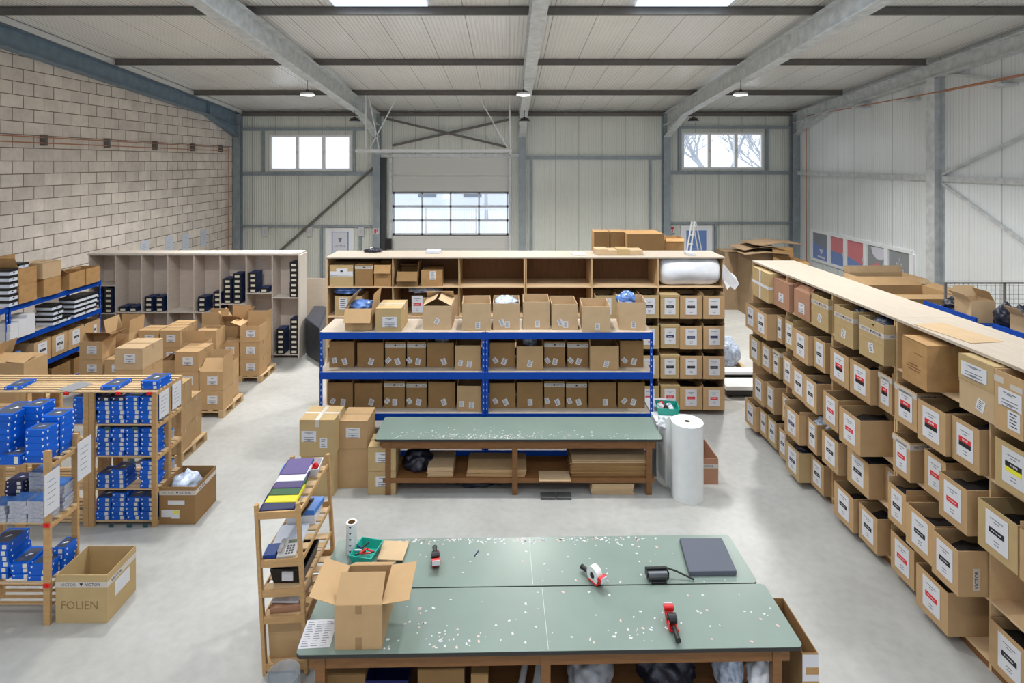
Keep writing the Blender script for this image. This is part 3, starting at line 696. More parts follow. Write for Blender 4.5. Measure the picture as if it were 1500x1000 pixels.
# white wrapped bundle in the top right bay
mb = MB(); nseg, nr = 26, 30
for i in range(nseg + 1):
    u = i / nseg; x = PX(969, D) + u * (PX(1057, D) - PX(969, D)); e = math.sin(math.pi * min(max(u, .0), 1)) ** .09 if 0 < u < 1 else .6
    for k in range(nr):
        t = 2 * math.pi * k / nr; rr = (.278 + .035 * noise.noise(Vector((u * 3, math.cos(t) * 1.5, math.sin(t) * 1.5)))) * e
        yb_ = D + .24 + rr * math.cos(t) * 1.08
        mb.v.append((x, yb_, 2.5 + min(.29 + max(rr * math.sin(t) * 1.12, -.285 if yb_ > D - .03 else -.36), .562)))
for i in range(nseg):
    for k in range(nr): mb.f.append((i * nr + k, (i + 1) * nr + k, (i + 1) * nr + (k + 1) % nr, i * nr + (k + 1) % nr)); mb.m.append(0)
mb.f.append(tuple(range(nr))); mb.m.append(0); mb.f.append(tuple(range(nseg * nr, (nseg + 1) * nr))); mb.m.append(0)
o = mb.build('film_bundle', FOIL, smooth=True); tag(o, 'big white roll of wrapped film lying in the top right bay of the back shelving', 'roll of film')
mb = MB(); pts = [(1058, 386), (1066, 396), (1076, 404), (1079, 414), (1074, 423), (1068, 418), (1062, 422), (1057, 408)]
v = [(PX(a, D), D - .12 + .03 * (i % 3), PZ(b_, D)) for i, (a, b_) in enumerate(pts)] + [(PX(a, D), D - .04 + .03 * (i % 3), PZ(b_, D)) for i, (a, b_) in enumerate(pts)]
n = len(pts); mb.add(v, [tuple(range(n)), tuple(range(2 * n - 1, n - 1, -1))] + [(i, (i + 1) % n, (i + 1) % n + n, i + n) for i in range(n)])
mb.build('film_tail', FOIL, o)
# things on top of the back shelving
for k, (a, c, y, m_) in enumerate(((871, 889, 366, CARDP), (889, 903, 363, CARDP), (903, 921, 366, CARDY), (921, 940, 366, CARDP))):
    x0, x1 = PX(a, 11.6), PX(c, 11.6)
    tag(MB().box(x0, x1, 11.5, 11.86, SH + .001, SH + .12 - .02 * (k % 2)).build('flat_parcel', m_, bevel=.006), 'small flat parcel lying on top of the plywood shelving, %s of four' % ORD[k], 'parcel', 'flat parcels on the shelving top')
tag(MB().box(PX(838, 11.6), PX(857, 11.6), 11.45, 11.7, SH + .001, SH + .02).build('paper_sheet', PAPERB, bevel=.003), 'crumpled grey sheet lying on the plywood shelving top', 'paper')
tag(MB().box(PX(625, 11.8), PX(645, 11.8), 11.7, 11.95, SH + .001, SH + .06).build('magazine', [PAPERB], bevel=.01), 'blue and white magazine on the top of the back shelving', 'magazine')
tag(MB().box(PX(1005, 11.6), PX(1015, 11.6), 11.4, 11.75, SH + .001, SH + .05).build('paper_block', PAPER), 'white paper block on the shelving top above the film roll', 'paper')
blob('black_jacket', PX(546, 11.9), 11.9, SH + .0, .18, .12, .06, NBAG, 'black garment lying on the top left end of the back shelving', 'garment', 8)

# ================================================================== boxes in the right-hand shelving
Arow = [(1092.3, 442.7, 1106.7), (1106.7, 451.3, 1123.3), (1132.3, 458, 1145.3), (1146, 465.3, 1162), (1162, 480, 1184.7), (1190, 492, 1215.3), (1216, 508, 1243.3), (1244.7, 524.7, 1275.3), (1281.3, 540, 1310), (1310.7, 558.7, 1343.3), (1344, 582.7, 1385.3), (1392, 606, 1440), (1457.3, 638.7, 1515), (1522, 680, 1590)]
Brow = [(1097.3, 489.3, 1114.7), (1114.7, 500, 1128.5), (1128.7, 508, 1145.3), (1147.3, 520.7, 1160), (1159.7, 534.7, 1180), (1178.7, 550, 1201.3), (1206, 571.3, 1228), (1229.3, 594, 1264), (1297.3, 608, 1318), (1306, 631.3, 1333.3), (1354, 656.7, 1386), (1375.3, 689.3, 1426), (1432, 728, 1491), (1493, 773, 1570)]
Crow = [(1104, 546.7, 1118), (1122.7, 559.3, 1140.7), (1142, 572, 1157), (1149.3, 590.7, 1170.7), (1182.7, 610.7, 1202.7), (1204, 628.7, 1228), (1241.3, 654, 1273.3), (1289.3, 674.7, 1309), (1300.7, 704, 1327), (1326.7, 735, 1370), (1364.7, 774, 1414.8)]
Drow = [(1091.3, 581.3, 1108.7), (1110.7, 594.7, 1123), (1124.7, 608, 1139), (1140.7, 625, 1152), (1151.3, 644.7, 1170.7), (1188, 664.7, 1213.3), (1221.3, 703.3, 1257), (1258, 734.7, 1285.3), (1304.7, 775.3, 1339.3), (1342, 823.6, 1391), (1448.4, 903.4, 1512)]
SA = ['black'] * 6 + ['redblack'] * 6 + ['yellow', 'yellow']; SB = ['black'] * 6 + ['red'] * 6 + ['black'] * 2
SC = ['black'] * 3 + ['navy'] + ['black'] * 7; SDD = ['navy'] * 5 + ['black'] * 3 + ['red'] * 2 + ['black']
sw = {'black': 'black-barred', 'redblack': 'red-and-black-barred', 'yellow': 'black-and-yellow-barred', 'red': 'red-barred', 'navy': 'navy-barred'}
for rowname, row, zb, sty in (('fourth', Arow, 1.9, SA), ('third', Brow, 1.3, SB), ('second', Crow, .7, SC), ('bottom', Drow, .1, SDD)):
    h = .45; prev = None; goods = []  # goods lists where the shade sheets go
    for k, (pf, yt, pn) in enumerate(row):
        D0 = PD(yt, zb + h); X = PX(pf, D0); D1 = X * FPX / (pn - PX0)
        X = min(X, RX + .12); w = D0 - D1
        if prev and D0 > prev - .012 : D0 = prev - .012; w = D0 - D1
        w = min(max(w, .26), .45); prev = D0 - w
        lo, hi = D0 - w, D0
        for q in range(0, 7):
            yd = 10.865 - q * BAY
            if lo - .012 < yd < hi + .012:
                if hi - yd < yd - lo: hi = yd - .014
                else: lo = yd + .014
        D0 = hi; w = hi - lo; goods.append((X, D0 - w / 2, w, zb + .27 + .05 * (k % 3)))
        fl = None
        if k % 5 == 3: fl = {'r': 6, 'l': 5}
        o = carton(X, D0 - w / 2, zb + .002, w - .004, .62, h, R(-90), 'open box with %s label, right shelving, %s row%s, %s from far end' % (sw[sty[k]], rowname, '' if rowname == 'bottom' else ' up', ORD[k]),
                   'labelled boxes along the right aisle', lab=(sty[k], min(.24, w * .6), .33, 0 if w > .4 else 0, .24), jit=.5, m=random.choice([CARD, CARD, CARD, CARDY]), flaps=fl, flen=.06)
        if rowname == 'fourth' and k in (8, 9) or rowname == 'third' and k in (2, 9):
            MB().box(-w / 2 - .001, w / 2, -.004, -.001, h - .075, h - .015).box(w / 2 - .003, w / 2 + .001, 0, .3, h - .075, h - .015).build('printed_tape', TAPEW, o)
            if k == 9: text('VICTOR', .05, NAVYINK, o, (w / 2 + .003, .13, h - .045), (R(90), 0, R(90)))
        if rowname == 'second' and k == 10:
            MB().box(w / 2 - .003, w / 2 + .001, .15, .21, .06, .28).build('printed_tape', TAPEW, o); text('VICTOR', .05, NAVYINK, o, (w / 2 + .002, .18, .17), (R(90), R(-90), R(90)))
        if rowname == 'second' and k in (4,): blob('plastic_bag', X + .28, D0 - w / 2, zb + h - .12, .2, .17, .12, CBAG, 'shiny clear bags bulging out of a second-row box in the right shelving', 'bag', 2)
        if rowname in ('bottom',) and k == 4: blob('black_bag', X + .24, D0 - w / 2, zb + h - .1, .2, .17, .07, NBAG, 'black plastic bag in the open box at the floor of the right shelving', 'bag', 12)
        if rowname == 'second' and k == 6: blob('black_bag', X + .26, D0 - w / 2, zb + h - .1, .2, .17, .07, NBAG, 'black plastic bag in an open box in the second row of the right shelving', 'bag', 13)
    gm = MB(); rg = random.Random(rowname)  # dark sheets laid in the row's boxes as their inner shade
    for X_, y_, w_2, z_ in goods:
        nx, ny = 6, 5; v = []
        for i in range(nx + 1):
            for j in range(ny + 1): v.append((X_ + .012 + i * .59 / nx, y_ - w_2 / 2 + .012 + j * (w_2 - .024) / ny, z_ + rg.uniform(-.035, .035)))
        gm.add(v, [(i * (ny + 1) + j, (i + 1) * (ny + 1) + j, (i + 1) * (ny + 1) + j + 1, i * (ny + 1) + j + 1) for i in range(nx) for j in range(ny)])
    tag(gm.build('shade_sheets', BOXSHADE, smooth=True), 'dark sheets painted as shade inside the open boxes of the right shelving, %s row' % rowname, 'packed goods', None, 'stuff')
# top tier of the right shelving: px far, px near, X of face, height
def topbox(pf, pn, X, h, lb, d=.5, **kw):
    D0, D1 = X * FPX / (pf - PX0), X * FPX / (pn - PX0); w = D0 - D1
    return carton(X, (D0 + D1) / 2, 2.502, w, d, h, R(-90), lb, 'boxes on the top tier of the right shelving', **kw), w
o, w = topbox(1101, 1127, 4.62, .52, 'yellowish carton crossed by white tape at the far end of the right shelving top tier', closed=True, m=CARDY, d=.35, jit=3)
MB().box(-w / 2, w / 2, -.004, -.001, .24, .29).box(-.03, .03, -.005, -.001, .0, .52).box(w / 2, w / 2 + .003, 0, .3, .24, .29).build('packing_tape', PAPER, o)
o, w = topbox(1133, 1156, 4.68, .46, 'reddish brown box with a small white label, second on the right shelving top tier', closed=True, m=CARDK, lab=('ink', .16, .14, 0, .18))
o, w = topbox(1163, 1186, 4.72, .42, 'reddish brown box with pointed flaps beside the first divider of the right shelving', m=CARDK, flaps={'f': -45, 'b': -45, 'l': -30, 'r': -30}, flen=.13, lab=('ink', .18, .16, 0, .15))
o, w = topbox(1188.7, 1213.3, 4.68, .49, 'open box with white tape band and round sticker, fourth on the right shelving top tier', m=CARDY, band=.75, seam=True); sticker(o, 0, .16, 20)
o, w = topbox(1222.7, 1249.3, 4.6, .5, 'open taped box with a dark shoe inside, right shelving top tier', m=CARDY, band=.75, seam=True); sticker(o, 0, .15, 10)
blob('dark_shoe', 4.88, o.location.y - .05, 2.9, .16, .1, .09, NBAG, 'dark shoe poking out of a taped box on the right shelving top tier', 'shoe', 21, rough=.15)
o, w = topbox(1258.7, 1294.7, 4.6, .5, 'wide open box of navy plastic bags with a tape band on the top tier', m=CARDY, band=.72, seam=True); sticker(o, 0, .15, -10)
blob('navy_bags', 4.85, o.location.y, 2.88, .22, .2, .1, NBAG, 'heap of navy plastic bags in the wide taped box on the top tier', 'bag', 22)
o, w = topbox(1321, 1358.7, 4.56, .5, 'large aged closed carton with worn print on the right shelving top tier', closed=True, m=CARDO, d=.6, jit=2)
MB().box(-.1, .08, -.003, -.001, .16, .17).box(-.12, .1, -.003, -.001, .19, .2).box(-.08, .05, -.003, -.001, .22, .23).box(0, .14, -.003, -.001, .36, .365).build('worn_print', BOARD, o)
MB().box(w / 2 - .001, w / 2 + .002, .38, .48, .2, .34).build('sticker', TAPEW, o)
o, w = topbox(1406, 1456, 4.62, .55, 'two-part pale box with a paper address label on the top tier near the picture edge', m=CARDP, seam=True)
MB().box(-w / 2 - .004, w / 2 + .004, -.006, .4, .3, .55).build('lid_sleeve', CARDY, o); put_label(o, 'ink', -.02, .42, .3, .14, y=-.008); sticker(o, .05, .12, 15)
o, w = topbox(1456.5, 1498, 4.6, .55, 'tall box with paper address label and a strip of stickers, nearest on the top tier', m=CARD, lab=('ink', .24, .16, .02, .32)); sticker(o, .06, .14, 0, 1.4)
MB().box(-w / 2, -w / 2 + .1, -.003, -.001, .44, .5).box(w / 2 - .12, w / 2, -.003, -.001, .42, .47).build('printed_tape', TAPEW, o)
# loose sheet on the shelving top
o = MB().box(-.2, .2, -.35, .35, 0, .004).build('cardboard_sheet', CARDP, None, (5.0, 6.25, SH + .002), .15); tag(o, 'pale cardboard sheet lying on the near half of the right shelving top', 'cardboard')

# ================================================================== blue boltless racks
def blue_rack(w, d, levels, top):
    """local: front along +X at y=0"""
    o = empty('storage_rack')
    for x in (0, w):
        for y in (0, d):
            sx = 1 if x == 0 else -1
            mb = MB().box(x, x + sx * .05, y, y + (.004 if y == 0 else -.004), 0, top).box(x, x + sx * .004, y, y + (.05 if y == 0 else -.05), 0, top)
            q = 0
            while .12 + q * .1 < top - .1:
                z = .12 + q * .1; q += 1
                yy = -.001 if y == 0 else d
                mb.box(x + sx * .018, x + sx * .03, yy, yy + .001, z, z + .03, 1)
                xx = x - .001 if x == 0 else x
                ya = y + (.02 if y == 0 else -.034); mb.box(xx, xx + .001, ya, ya + .014, z, z + .03, 1)
            mb.build('upright', [BLUE, BLUED], o)
    for z in levels:
        for y in (0, d):
            yo = -.012 if y == 0 else .002
            MB().box(.0, w, y + yo, y + yo + .01, z - .115, z - .005).build('beam', BLUE, o)
        for x in (0, w):
            MB().box(x - .002 if x else 0, x + .002 if x == 0 else x, .05, d - .05, z - .1, z - .01).build('side_beam', BLUE, o)
        MB().box(.006, w - .006, .001, d - .001, z - .012, z).build('shelf_board', PLY, o)
    return o
RY = 9.25; RL = [.86, 1.54, 2.2]
rx0, rxm, rx1 = PX(468, RY), PX(711, RY), PX(957, RY)
r1 = blue_rack(rxm - rx0 - .005, .8, [.25] + RL, 2.2); r1.location = (rx0, RY, 0); tag(r1, 'blue metal rack behind the far green table, left half', 'rack', 'blue racks behind the far table')
r2 = blue_rack(rx1 - rxm - .005, .8, [.25] + RL, 2.2); r2.location = (rxm, RY, 0); tag(r2, 'blue metal rack behind the far green table, right half', 'rack', 'blue racks behind the far table')
def rackrow(spans, z, word, dy, shade):
    for k, (a, c, h, fwd) in enumerate(spans):
        Y = RY + dy - fwd; x0, x1 = PX(a, Y), PX(c, Y)
        half = 'left' if k < 6 else 'right'
        o = carton((x0 + x1) / 2, Y, z + .002, x1 - x0 - .01, .5, h, 0, 'open box, %s shelf of the far blue rack, %s half, %s from left' % (word, half, ORD[k % 6]),
                   'boxes on the blue rack shelves', m=CARD if fwd else CARDD, flaps={'r': 3} if k % 6 in (0, 1) else ({'l': 4} if k % 6 == 4 else None), flen=.12, jit=1.0,  # set-back boxes get the darker card, shelf shade put into the colour
                   band=.86 if k % 6 in (2, 3) else None)
        sticker(o, random.uniform(.0, .06), .1, random.uniform(-25, 25), .9)
        if k % 6 in (0, 2, 3, 5): sticker(o, -.12, .12, random.uniform(-50, 50), .8)
rackrow([(482, 519, .44, 0), (523, 562, .42, 0), (564, 594, .43, 0), (596, 624, .43, 0), (625, 665, .42, 0), (666, 704, .41, .12),
         (717, 755, .42, 0), (756.5, 796, .39, .1), (797, 828, .44, 0), (831, 862, .43, 0), (864, 907, .4, .12), (908, 943, .45, 0)], 1.54, 'upper', .2, 0)
rackrow([(479, 517, .43, 0), (519, 560, .42, 0), (562, 593, .45, 0), (595, 625, .44, 0), (627, 667, .44, 0), (669, 705, .42, .12),
         (717, 755, .42, 0), (757, 795, .43, 0), (797, 827, .45, 0), (829, 860, .44, 0), (862, 903, .43, 0), (905, 945, .43, 0)], .86, 'lower', .19, 0)
for k, (px, z, m_, lb) in enumerate(((648, 1.93, CBAG, 'crumpled clear wrap in the fifth box on the upper shelf of the blue rack'), (776, 1.9, CBAG, 'crumpled silver wrap in a box on the upper shelf, right half of the blue rack'), (925, 1.95, BBAG, 'blue and white wrap in the last box on the upper shelf of the blue rack'),
                                     (500, 1.93, NBAG, 'dark bag in the first box on the upper shelf of the blue rack'), (545, 1.92, NBAG, 'dark bag in the second box on the upper shelf of the blue rack'))):
    blob('plastic_wrap', PX(px, 9.7), 9.74, z - .06, .13, .14, .1, m_, lb, 'plastic wrap', 30 + k)
# open boxes on top of the blue rack
tops = [(505, 545, .36, 1), (550, 588, .38, 2), (619, 661, .4, 3), (677, 719, .45, 0), (722, 761, .44, 0), (766, 805, .46, 0), (808, 846, .43, 0), (853, 894, .42, 0), (907, 946, .46, 0)]
tl = ['open box with hanging front flap and coloured cloth, leftmost on blue rack top', 'closed pale parcel with a white shipping label on the blue rack top', 'box with tented top flaps and torn sticker on the blue rack top',
      'open box left of the rack joint on the blue rack top', 'open box filled with grey wrap, right of the rack joint', 'open box in the middle of the right half of the blue rack top', 'open box fourth from the right end on the blue rack top',
      'open slightly turned box second from the right end on the blue rack top', 'open turned box of blue and white wrap, right end of blue rack top']
yy = [.1, .02, .12, .06, .12, .14, .12, .0, .1]
for k, (a, c, h, st) in enumerate(tops):
    Y = RY + yy[k]; x0, x1 = PX(a, Y), PX(c, Y); rzk = [0, 0, 0, 3, 0, -1, 0, -3, -7][k]
    kw = dict(m=CARD if k < 2 else CARDP)
    if st == 1: kw.update(flaps={'f': 152, 'r': 8, 'l': -30}, flen=.24)
    if st == 2: kw.update(closed=True, m=CARDY, tape='w', lab=('ink', .24, .17, .02, .16))
    if st == 3: kw.update(flaps={'l': -62, 'r': -62, 'b': -50}, flen=.24)
    o = carton((x0 + x1) / 2, Y, 2.202, x1 - x0, .58, h, R(rzk), tl[k], 'open boxes on the blue rack top', jit=.3, **kw)
    if st == 0: sticker(o, .02, .09, 0, .9); (k in (4, 6)) and sticker(o, -.07, .12, -20, .9)
    if st == 3: sticker(o, 0, .14, 30, .8)
blob('coloured_cloth', PX(530, 9.7), 9.7, 2.47, .2, .2, .1, BBAG, 'blue and pink cloth heaped in the leftmost open box on the blue rack', 'cloth', 41)
blob('grey_wrap', PX(742, 9.7), 9.7, 2.5, .19, .2, .12, CBAG, 'grey plastic wrap in the open box right of the rack joint', 'plastic wrap', 42)
blob('blue_wrap', PX(917, 9.65), 9.65, 2.56, .15, .2, .14, BBAG, 'blue and white plastic wrap in the rightmost open box on the blue rack', 'plastic wrap', 43)

# left blue rack against the block wall
LX = -9.73
lrack = dup(r1, (LX, 10.9, 0), R(90), 'blue metal rack along the block wall, full bay with boxes and trays', 'blue racks along the block wall')
for ch in lrack.children: ch.scale = ((13.36 - 10.9) / (rxm - rx0 - .005), 1, 1)
lrack2 = dup(r1, (LX, 8.4, 0), R(90), 'blue metal rack along the block wall, nearer bay cut by the left picture edge', 'blue racks along the block wall')
for ch in lrack2.children: ch.scale = ((10.88 - 8.4) / (rxm - rx0 - .005), 1, 1)
def LD(px, X=9.65): return X * FPX / (PX0 - px)
def lbox(pa, pc, z, h, lb, d=.45, X=9.66, **kw):
    a, c = LD(pa, X), LD(pc, X)
    return carton(-X, (a + c) / 2, z + .002, c - a - .01, d, h, R(90), lb, 'boxes on the block wall rack', **kw)
lbox(28, 54, 2.2, .37, 'lower worn brown box in the nearest pile on the left blue rack top', m=CARDO, closed=True)
lbox(27, 54, 2.575, .32, 'open brown box with a raised flap and hand-written mark, upper in the nearest pile', m=CARDO, flaps={'b': 0, 'l': 20}, flen=.24)
lbox(64, 89, 2.2, .37, 'lower brown box in the second pile on the left blue rack top', m=CARDO, closed=True)
lbox(62, 90, 2.575, .33, 'upper brown box in the second pile on the left blue rack top', m=CARDP, closed=True)
lbox(101, 125, 2.2, .36, 'open box with a slanted flap toward the far end of the left blue rack top', m=CARDO, flaps={'l': 60}, flen=.2)
lbox(126, 147, 2.2, .36, 'brown box at the far end post of the left blue rack top', m=CARDO)
# white archive boxes with black lids
def tray_mesh(w, d, h):
    return MB().box(-w / 2, w / 2, 0, d, 0, h * .55, 0).box(-w / 2 - .004, w / 2 + .004, -.004, d + .004, h * .55, h, 1).box(-.015, .015, -.007, 0, h * .25, h * .45, 1)
def trays(pa, pc, z, n, lb, d=.36, h=.1, X=9.66):
    a, c = LD(pa, X), LD(pc, X); w = c - a - .01; base = None
    for k in range(n):
        if base is None: base = tray_mesh(w, d, h).build('storage_box', [PAPERB, BLK]); o = base
        else: o = base.copy(); COL.objects.link(o)
        o.location = (-X - random.uniform(0, .03), (a + c) / 2 + random.uniform(-.01, .01), z + .001 + k * (h + .002)); o.rotation_euler = (0, 0, R(90) + R(random.uniform(-2, 2)))
        tag(o, 'white box with black lid, %s, %s up' % (lb, ORD[k]), 'storage box', 'white boxes with black lids')
trays(14, 27, 2.2, 6, 'nearest pile on left blue rack top', h=.12)
trays(78, 93, 1.54, 4, 'middle pile, second shelf of left blue rack', h=.105)
trays(94.5, 106, 1.54, 1, 'low pile, second shelf of left blue rack')
trays(110, 143, 1.54, 4, 'wide far pile, second shelf of left blue rack', h=.105)
trays(30, 44, 2.9, 1, 'inside the flapped box on left blue rack top')
for k, (pa, pc, z, h) in enumerate(((15, 28, 0, .17), (28, 40, 0, .34), (40, 52, 0, .4), (16, 28, .172, .14))):
    a, c = LD(pa), LD(pc); o = MB().box(-.5, .5, 0, .35, 0, 1).build('white_carton', PAPER, None, (-9.66, (a + c) / 2, 1.542 + z), R(90)); o.scale = (c - a - .005, 1, h)
    tag(o, 'plain white carton on the second shelf of the left blue rack, %s of four' % ORD[k], 'box', 'white cartons on the block wall rack')
for k, (pa, pc) in enumerate(((50, 74), (76, 99), (100, 123), (125, 147))):
    lbox(pa, pc, .86, .44, 'box with white label, third shelf of the left blue rack, %s from near end' % ORD[k], lab=('black', .22, .32 if k < 3 else .2, 0, .24), X=9.7, m=CARD)
a = LD(12); carton(-9.68, 10.68, .862, .42, .45, .44, R(90), 'labelled cardboard box in the nearer bay of the left blue rack at the picture edge', 'boxes on the block wall rack', lab=('black', .2, .32, 0, .24))
blob('plastic_bag', -9.85, 11.15, .87, .17, .2, .22, BBAG, 'blue and clear plastic bag on the third shelf of the left blue rack', 'bag', 51)
blob('plastic_bag', -9.85, 10.6, .26, .2, .25, .2, CBAG, 'clear plastic bag low in the nearer bay of the left rack', 'bag', 52)
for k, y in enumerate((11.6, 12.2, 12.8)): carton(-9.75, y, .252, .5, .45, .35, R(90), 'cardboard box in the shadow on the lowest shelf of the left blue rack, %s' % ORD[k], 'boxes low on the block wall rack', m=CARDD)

# ================================================================== whitewashed cubby shelving at the left
CY, CX0, CX1, CH = 14.3, PX(130.5, 14.3), PX(437, 14.3), 2.66
cb = empty('cubby_shelving', (0, CY, 0), 0, 'long pale whitewashed cubby shelving with tall compartments along the far left', 'shelving')
t = .022; pitch = (CX1 - CX0) / 8
for k in range(9):
    x = CX0 + k * pitch; MB().box(x - t / 2, x + t / 2, 0, .5, 0, CH - .03).build('side_panel' if k in (0, 8) else 'divider', WWOOD, cb)
MB().box(CX0 - .03, CX1 + .012, -.012, .512, CH - .03, CH + .02).build('top_panel', WWOODL, cb)
MB().box(CX1 + .011, CX1 + .03, -.012, .51, 0, CH - .03).build('end_panel', WWOODL, cb)
MB().box(CX0, CX1, .5, .512, 0, CH).build('back_panel', WWOOD, cb)
shz = [1.86, 1.18, 1.18, 1.18, 1.18, 1.39, 1.67, 1.55]
for k in range(8):
    for z in [shz[k], .1] + ([1.15] if k == 0 else []):
        a, c = CX0 + k * pitch + t / 2, CX0 + (k + 1) * pitch - t / 2
        MB().box(a, c, .0, .5, z - .02, z).build('shelf_board', WWOODL if z > 1 else WWOOD, cb)
def shoe():
    w, d, h = .2, .33, .128
    mb = MB().box(-w / 2, w / 2, 0, d, 0, h - .045, 1).box(-w / 2 - .003, w / 2 + .003, -.003, d + .003, h - .045, h - .002, 1)
    mb.box(-w / 2, w / 2, -.004, -.003, 0, h - .002, 0).box(-w * .3, w * .3, -.006, -.004, .025, .08, 2)
    return mb.build('shoe_box', [SHB, SHU, LBLG])
sb = None
def shoes(pa, z, n, lb, y=None):
    global sb
    Y = CY + .03 if y is None else y
    for k in range(n):
        if sb is None: sb = shoe(); o = sb
        else: o = sb.copy(); COL.objects.link(o)
        o.location = (PX(pa, Y) + .1 + random.uniform(-.006, .006), Y + random.uniform(0, .01), z + .001 + k * .1285); o.rotation_euler = (0, 0, R(random.uniform(-1, 1)))
        tag(o, 'dark blue shoe box, %s, %s up' % (lb, ORD[k]), 'shoe box', 'dark shoe boxes in the cubby shelving')
shoes(290, 1.18, 3, 'left stack of the fifth compartment'); shoes(313, 1.18, 4, 'right stack of the fifth compartment')
shoes(327.5, 1.39, 5, 'left stack of the sixth compartment'); shoes(341.5, 1.39, 6, 'right stack of the sixth compartment')
shoes(364.5, 1.67, 4, 'left stack of the seventh compartment'); shoes(381, 1.67, 1, 'right side of the seventh compartment')
shoes(424.5, 1.55, 7, 'tall stack of the last upper compartment'); shoes(405, .1, 5, 'shorter stack of the last lower compartment'); shoes(425, .1, 7, 'taller stack of the last lower compartment')
shoes(366, .1, 8, 'hidden stack of the seventh lower compartment')
shoes(174, 1.18, 1, 'left stack of the second compartment'); shoes(189, 1.18, 1, 'right stack of the second compartment')
shoes(212, 1.18, 3, 'left stack of the third compartment'); shoes(228, 1.18, 3, 'right stack of the third compartment')
shoes(153, 1.15, 5, 'stack of the first compartment beside the blue post'); shoes(139, 1.15, 4, 'left stack of the first compartment')
# leaning board, flat stack and dark crate right of it
o = MB().box(-.6, .45, 0, .03, 0, 1.75).build('plywood_sheet', PLY, None, (PX(455, 15.6), 15.6, 0), (R(-6), 0, 0)); tag(o, 'pale plywood sheet leaning upright right of the cubby shelving', 'board')
for k in range(4):
    tag(MB().box(PX(463, 16.2), PX(484, 16.2), 16.0, 16.9, .75 + k * .1, .84 + k * .1).build('cardboard_stack', CARDP), 'flat cardboard bale right of the leaning board, %s layer up' % ORD[k], 'cardboard', 'flat bales by the cubby shelving')
tag(MB().box(PX(463, 16.2), PX(484, 16.2), 16.0, 16.9, 0, .745).build('wooden_crate', CARDD), 'low brown crate under the flat cardboard bales', 'crate')
dk = mat('dark_tarpaulin', (42, 46, 56), .4, spec=.5, var=.2, bump=.4, bscale=10)
bm_ = MB(); bm_.add([(PX(450, 14.6), 14.5, .05), (PX(472, 13.6), 13.75, .0), (PX(480, 15.6), 15.6, .0), (PX(462, 16), 16.0, .05),
                     (PX(450, 14.6), 14.5, .98), (PX(468, 13.8), 13.8, .92), (PX(480, 15.6), 15.6, .98), (PX(462, 16), 16.0, .98)],
                    [(0, 3, 2, 1), (4, 5, 6, 7), (0, 1, 5, 4), (1, 2, 6, 5), (2, 3, 7, 6), (3, 0, 4, 7)])
tag(bm_.build('covered_crate', dk, bevel=.03), 'crate under a dark tarpaulin right of the cubby shelving', 'crate')

# ================================================================== pallets of cartons
def pallet(x0, x1, y0, y1, lb):
    o = empty('pallet', ((x0 + x1) / 2, y0, 0), 0, lb, 'pallet', 'wooden pallets under the cartons'); w, d = x1 - x0, y1 - y0
    mb = MB()
    for k in range(5): a = -w / 2 + k * (w - .1) / 4; mb.box(a, a + .1, 0, d, .122, .144)
    for y in (0, d / 2 - .05, d - .1): mb.box(-w / 2, w / 2, y, y + .1, .1, .122)
    mb.build('deck', PALLET, o)
    for x in (-w / 2, -.05, w / 2 - .1):
        for y in (0, d / 2 - .05, d - .1): MB().box(x, x + .1, y, y + .1, .02, .1).build('block', PALLET, o)
    mb = MB()
    for x in (-w / 2, -.05, w / 2 - .1): mb.box(x, x + .1, 0, d, 0, .02)
    mb.build('runner', PALLET, o); return o
PZ0, LH, CW = .146, .376, .47
def cart(pxl, pxr, Y, layer, lb, d=.4, x=None, **kw):
    x0 = PX(pxl, Y); x1 = PX(pxr, Y)
    kw.setdefault('lab', ('ink', .2, .16, .02, .2))
    return carton((x0 + x1) / 2, Y, PZ0 + layer * (LH + .003), min(x1 - x0 - .008, .5), d, LH, 0, lb, 'shipping cartons on the pallets', jit=.6, **kw)
# far pallet
pallet(-6.6, -5.62, 12.73, 13.55, 'pallet under the farthest carton pile of the middle row')
for l, w_ in enumerate(('bottom', 'middle')): cart(351.5, 380.5, 12.75, l, '%s labelled carton of the farthest pile at the aisle' % w_, closed=True)
cart(351.5, 380.5, 12.75, 2, 'open labelled carton on top of the farthest pile at the aisle', flaps={'l': 70, 'b': 5}, flen=.24)
for l in range(3): cart(358.5, 387, 13.17, l, 'plain carton in the second row of the farthest pile, %s layer' % ORD[l], lab=None, closed=l < 2, flaps={'r': 10} if l == 2 else None)
for l, w_ in enumerate(('bottom', 'upper')): cart(321, 350, 12.75, l, '%s labelled carton left in the farthest pile' % w_, closed=True)
cart(328, 357, 13.17, 1, 'plain carton behind the left column of the farthest pile, second layer', lab=None, closed=True); cart(328, 357, 13.17, 0, 'plain carton behind the left column of the farthest pile, bottom layer', lab=None, closed=True)
cart(328, 357, 13.17, 2, 'open carton with spread flaps behind the left column of the farthest pile', lab=None, flaps={'l': 35, 'r': 20, 'b': 0, 'f': 50}, flen=.26)
# middle pallet
pallet(-6.56, -5.58, 10.96, 11.78, 'pallet under the middle carton pile at the aisle')
cart(292, 327, 10.98, 0, 'bottom labelled carton of the middle pile at the aisle', closed=True)
cart(292, 327, 10.98, 1, 'open labelled carton with raised flaps on the middle pile', flaps={'b': 4, 'r': 3, 'l': 25, 'f': -50}, flen=.3)
for l in range(2): cart(302, 336, 11.4, l, 'plain carton behind the open one of the middle pile, %s layer' % ORD[l], lab=None, closed=l == 0, flaps=None)
for l in range(3): cart(256, 291, 10.98, l, 'labelled carton in the left column of the middle pile, %s layer' % ORD[l], closed=True, d=.55)
cart(267, 300, 11.56, 2, 'carton behind the left column of the middle pile with a flap standing up', lab=None, d=.3, flaps={'f': 8}, flen=.26)
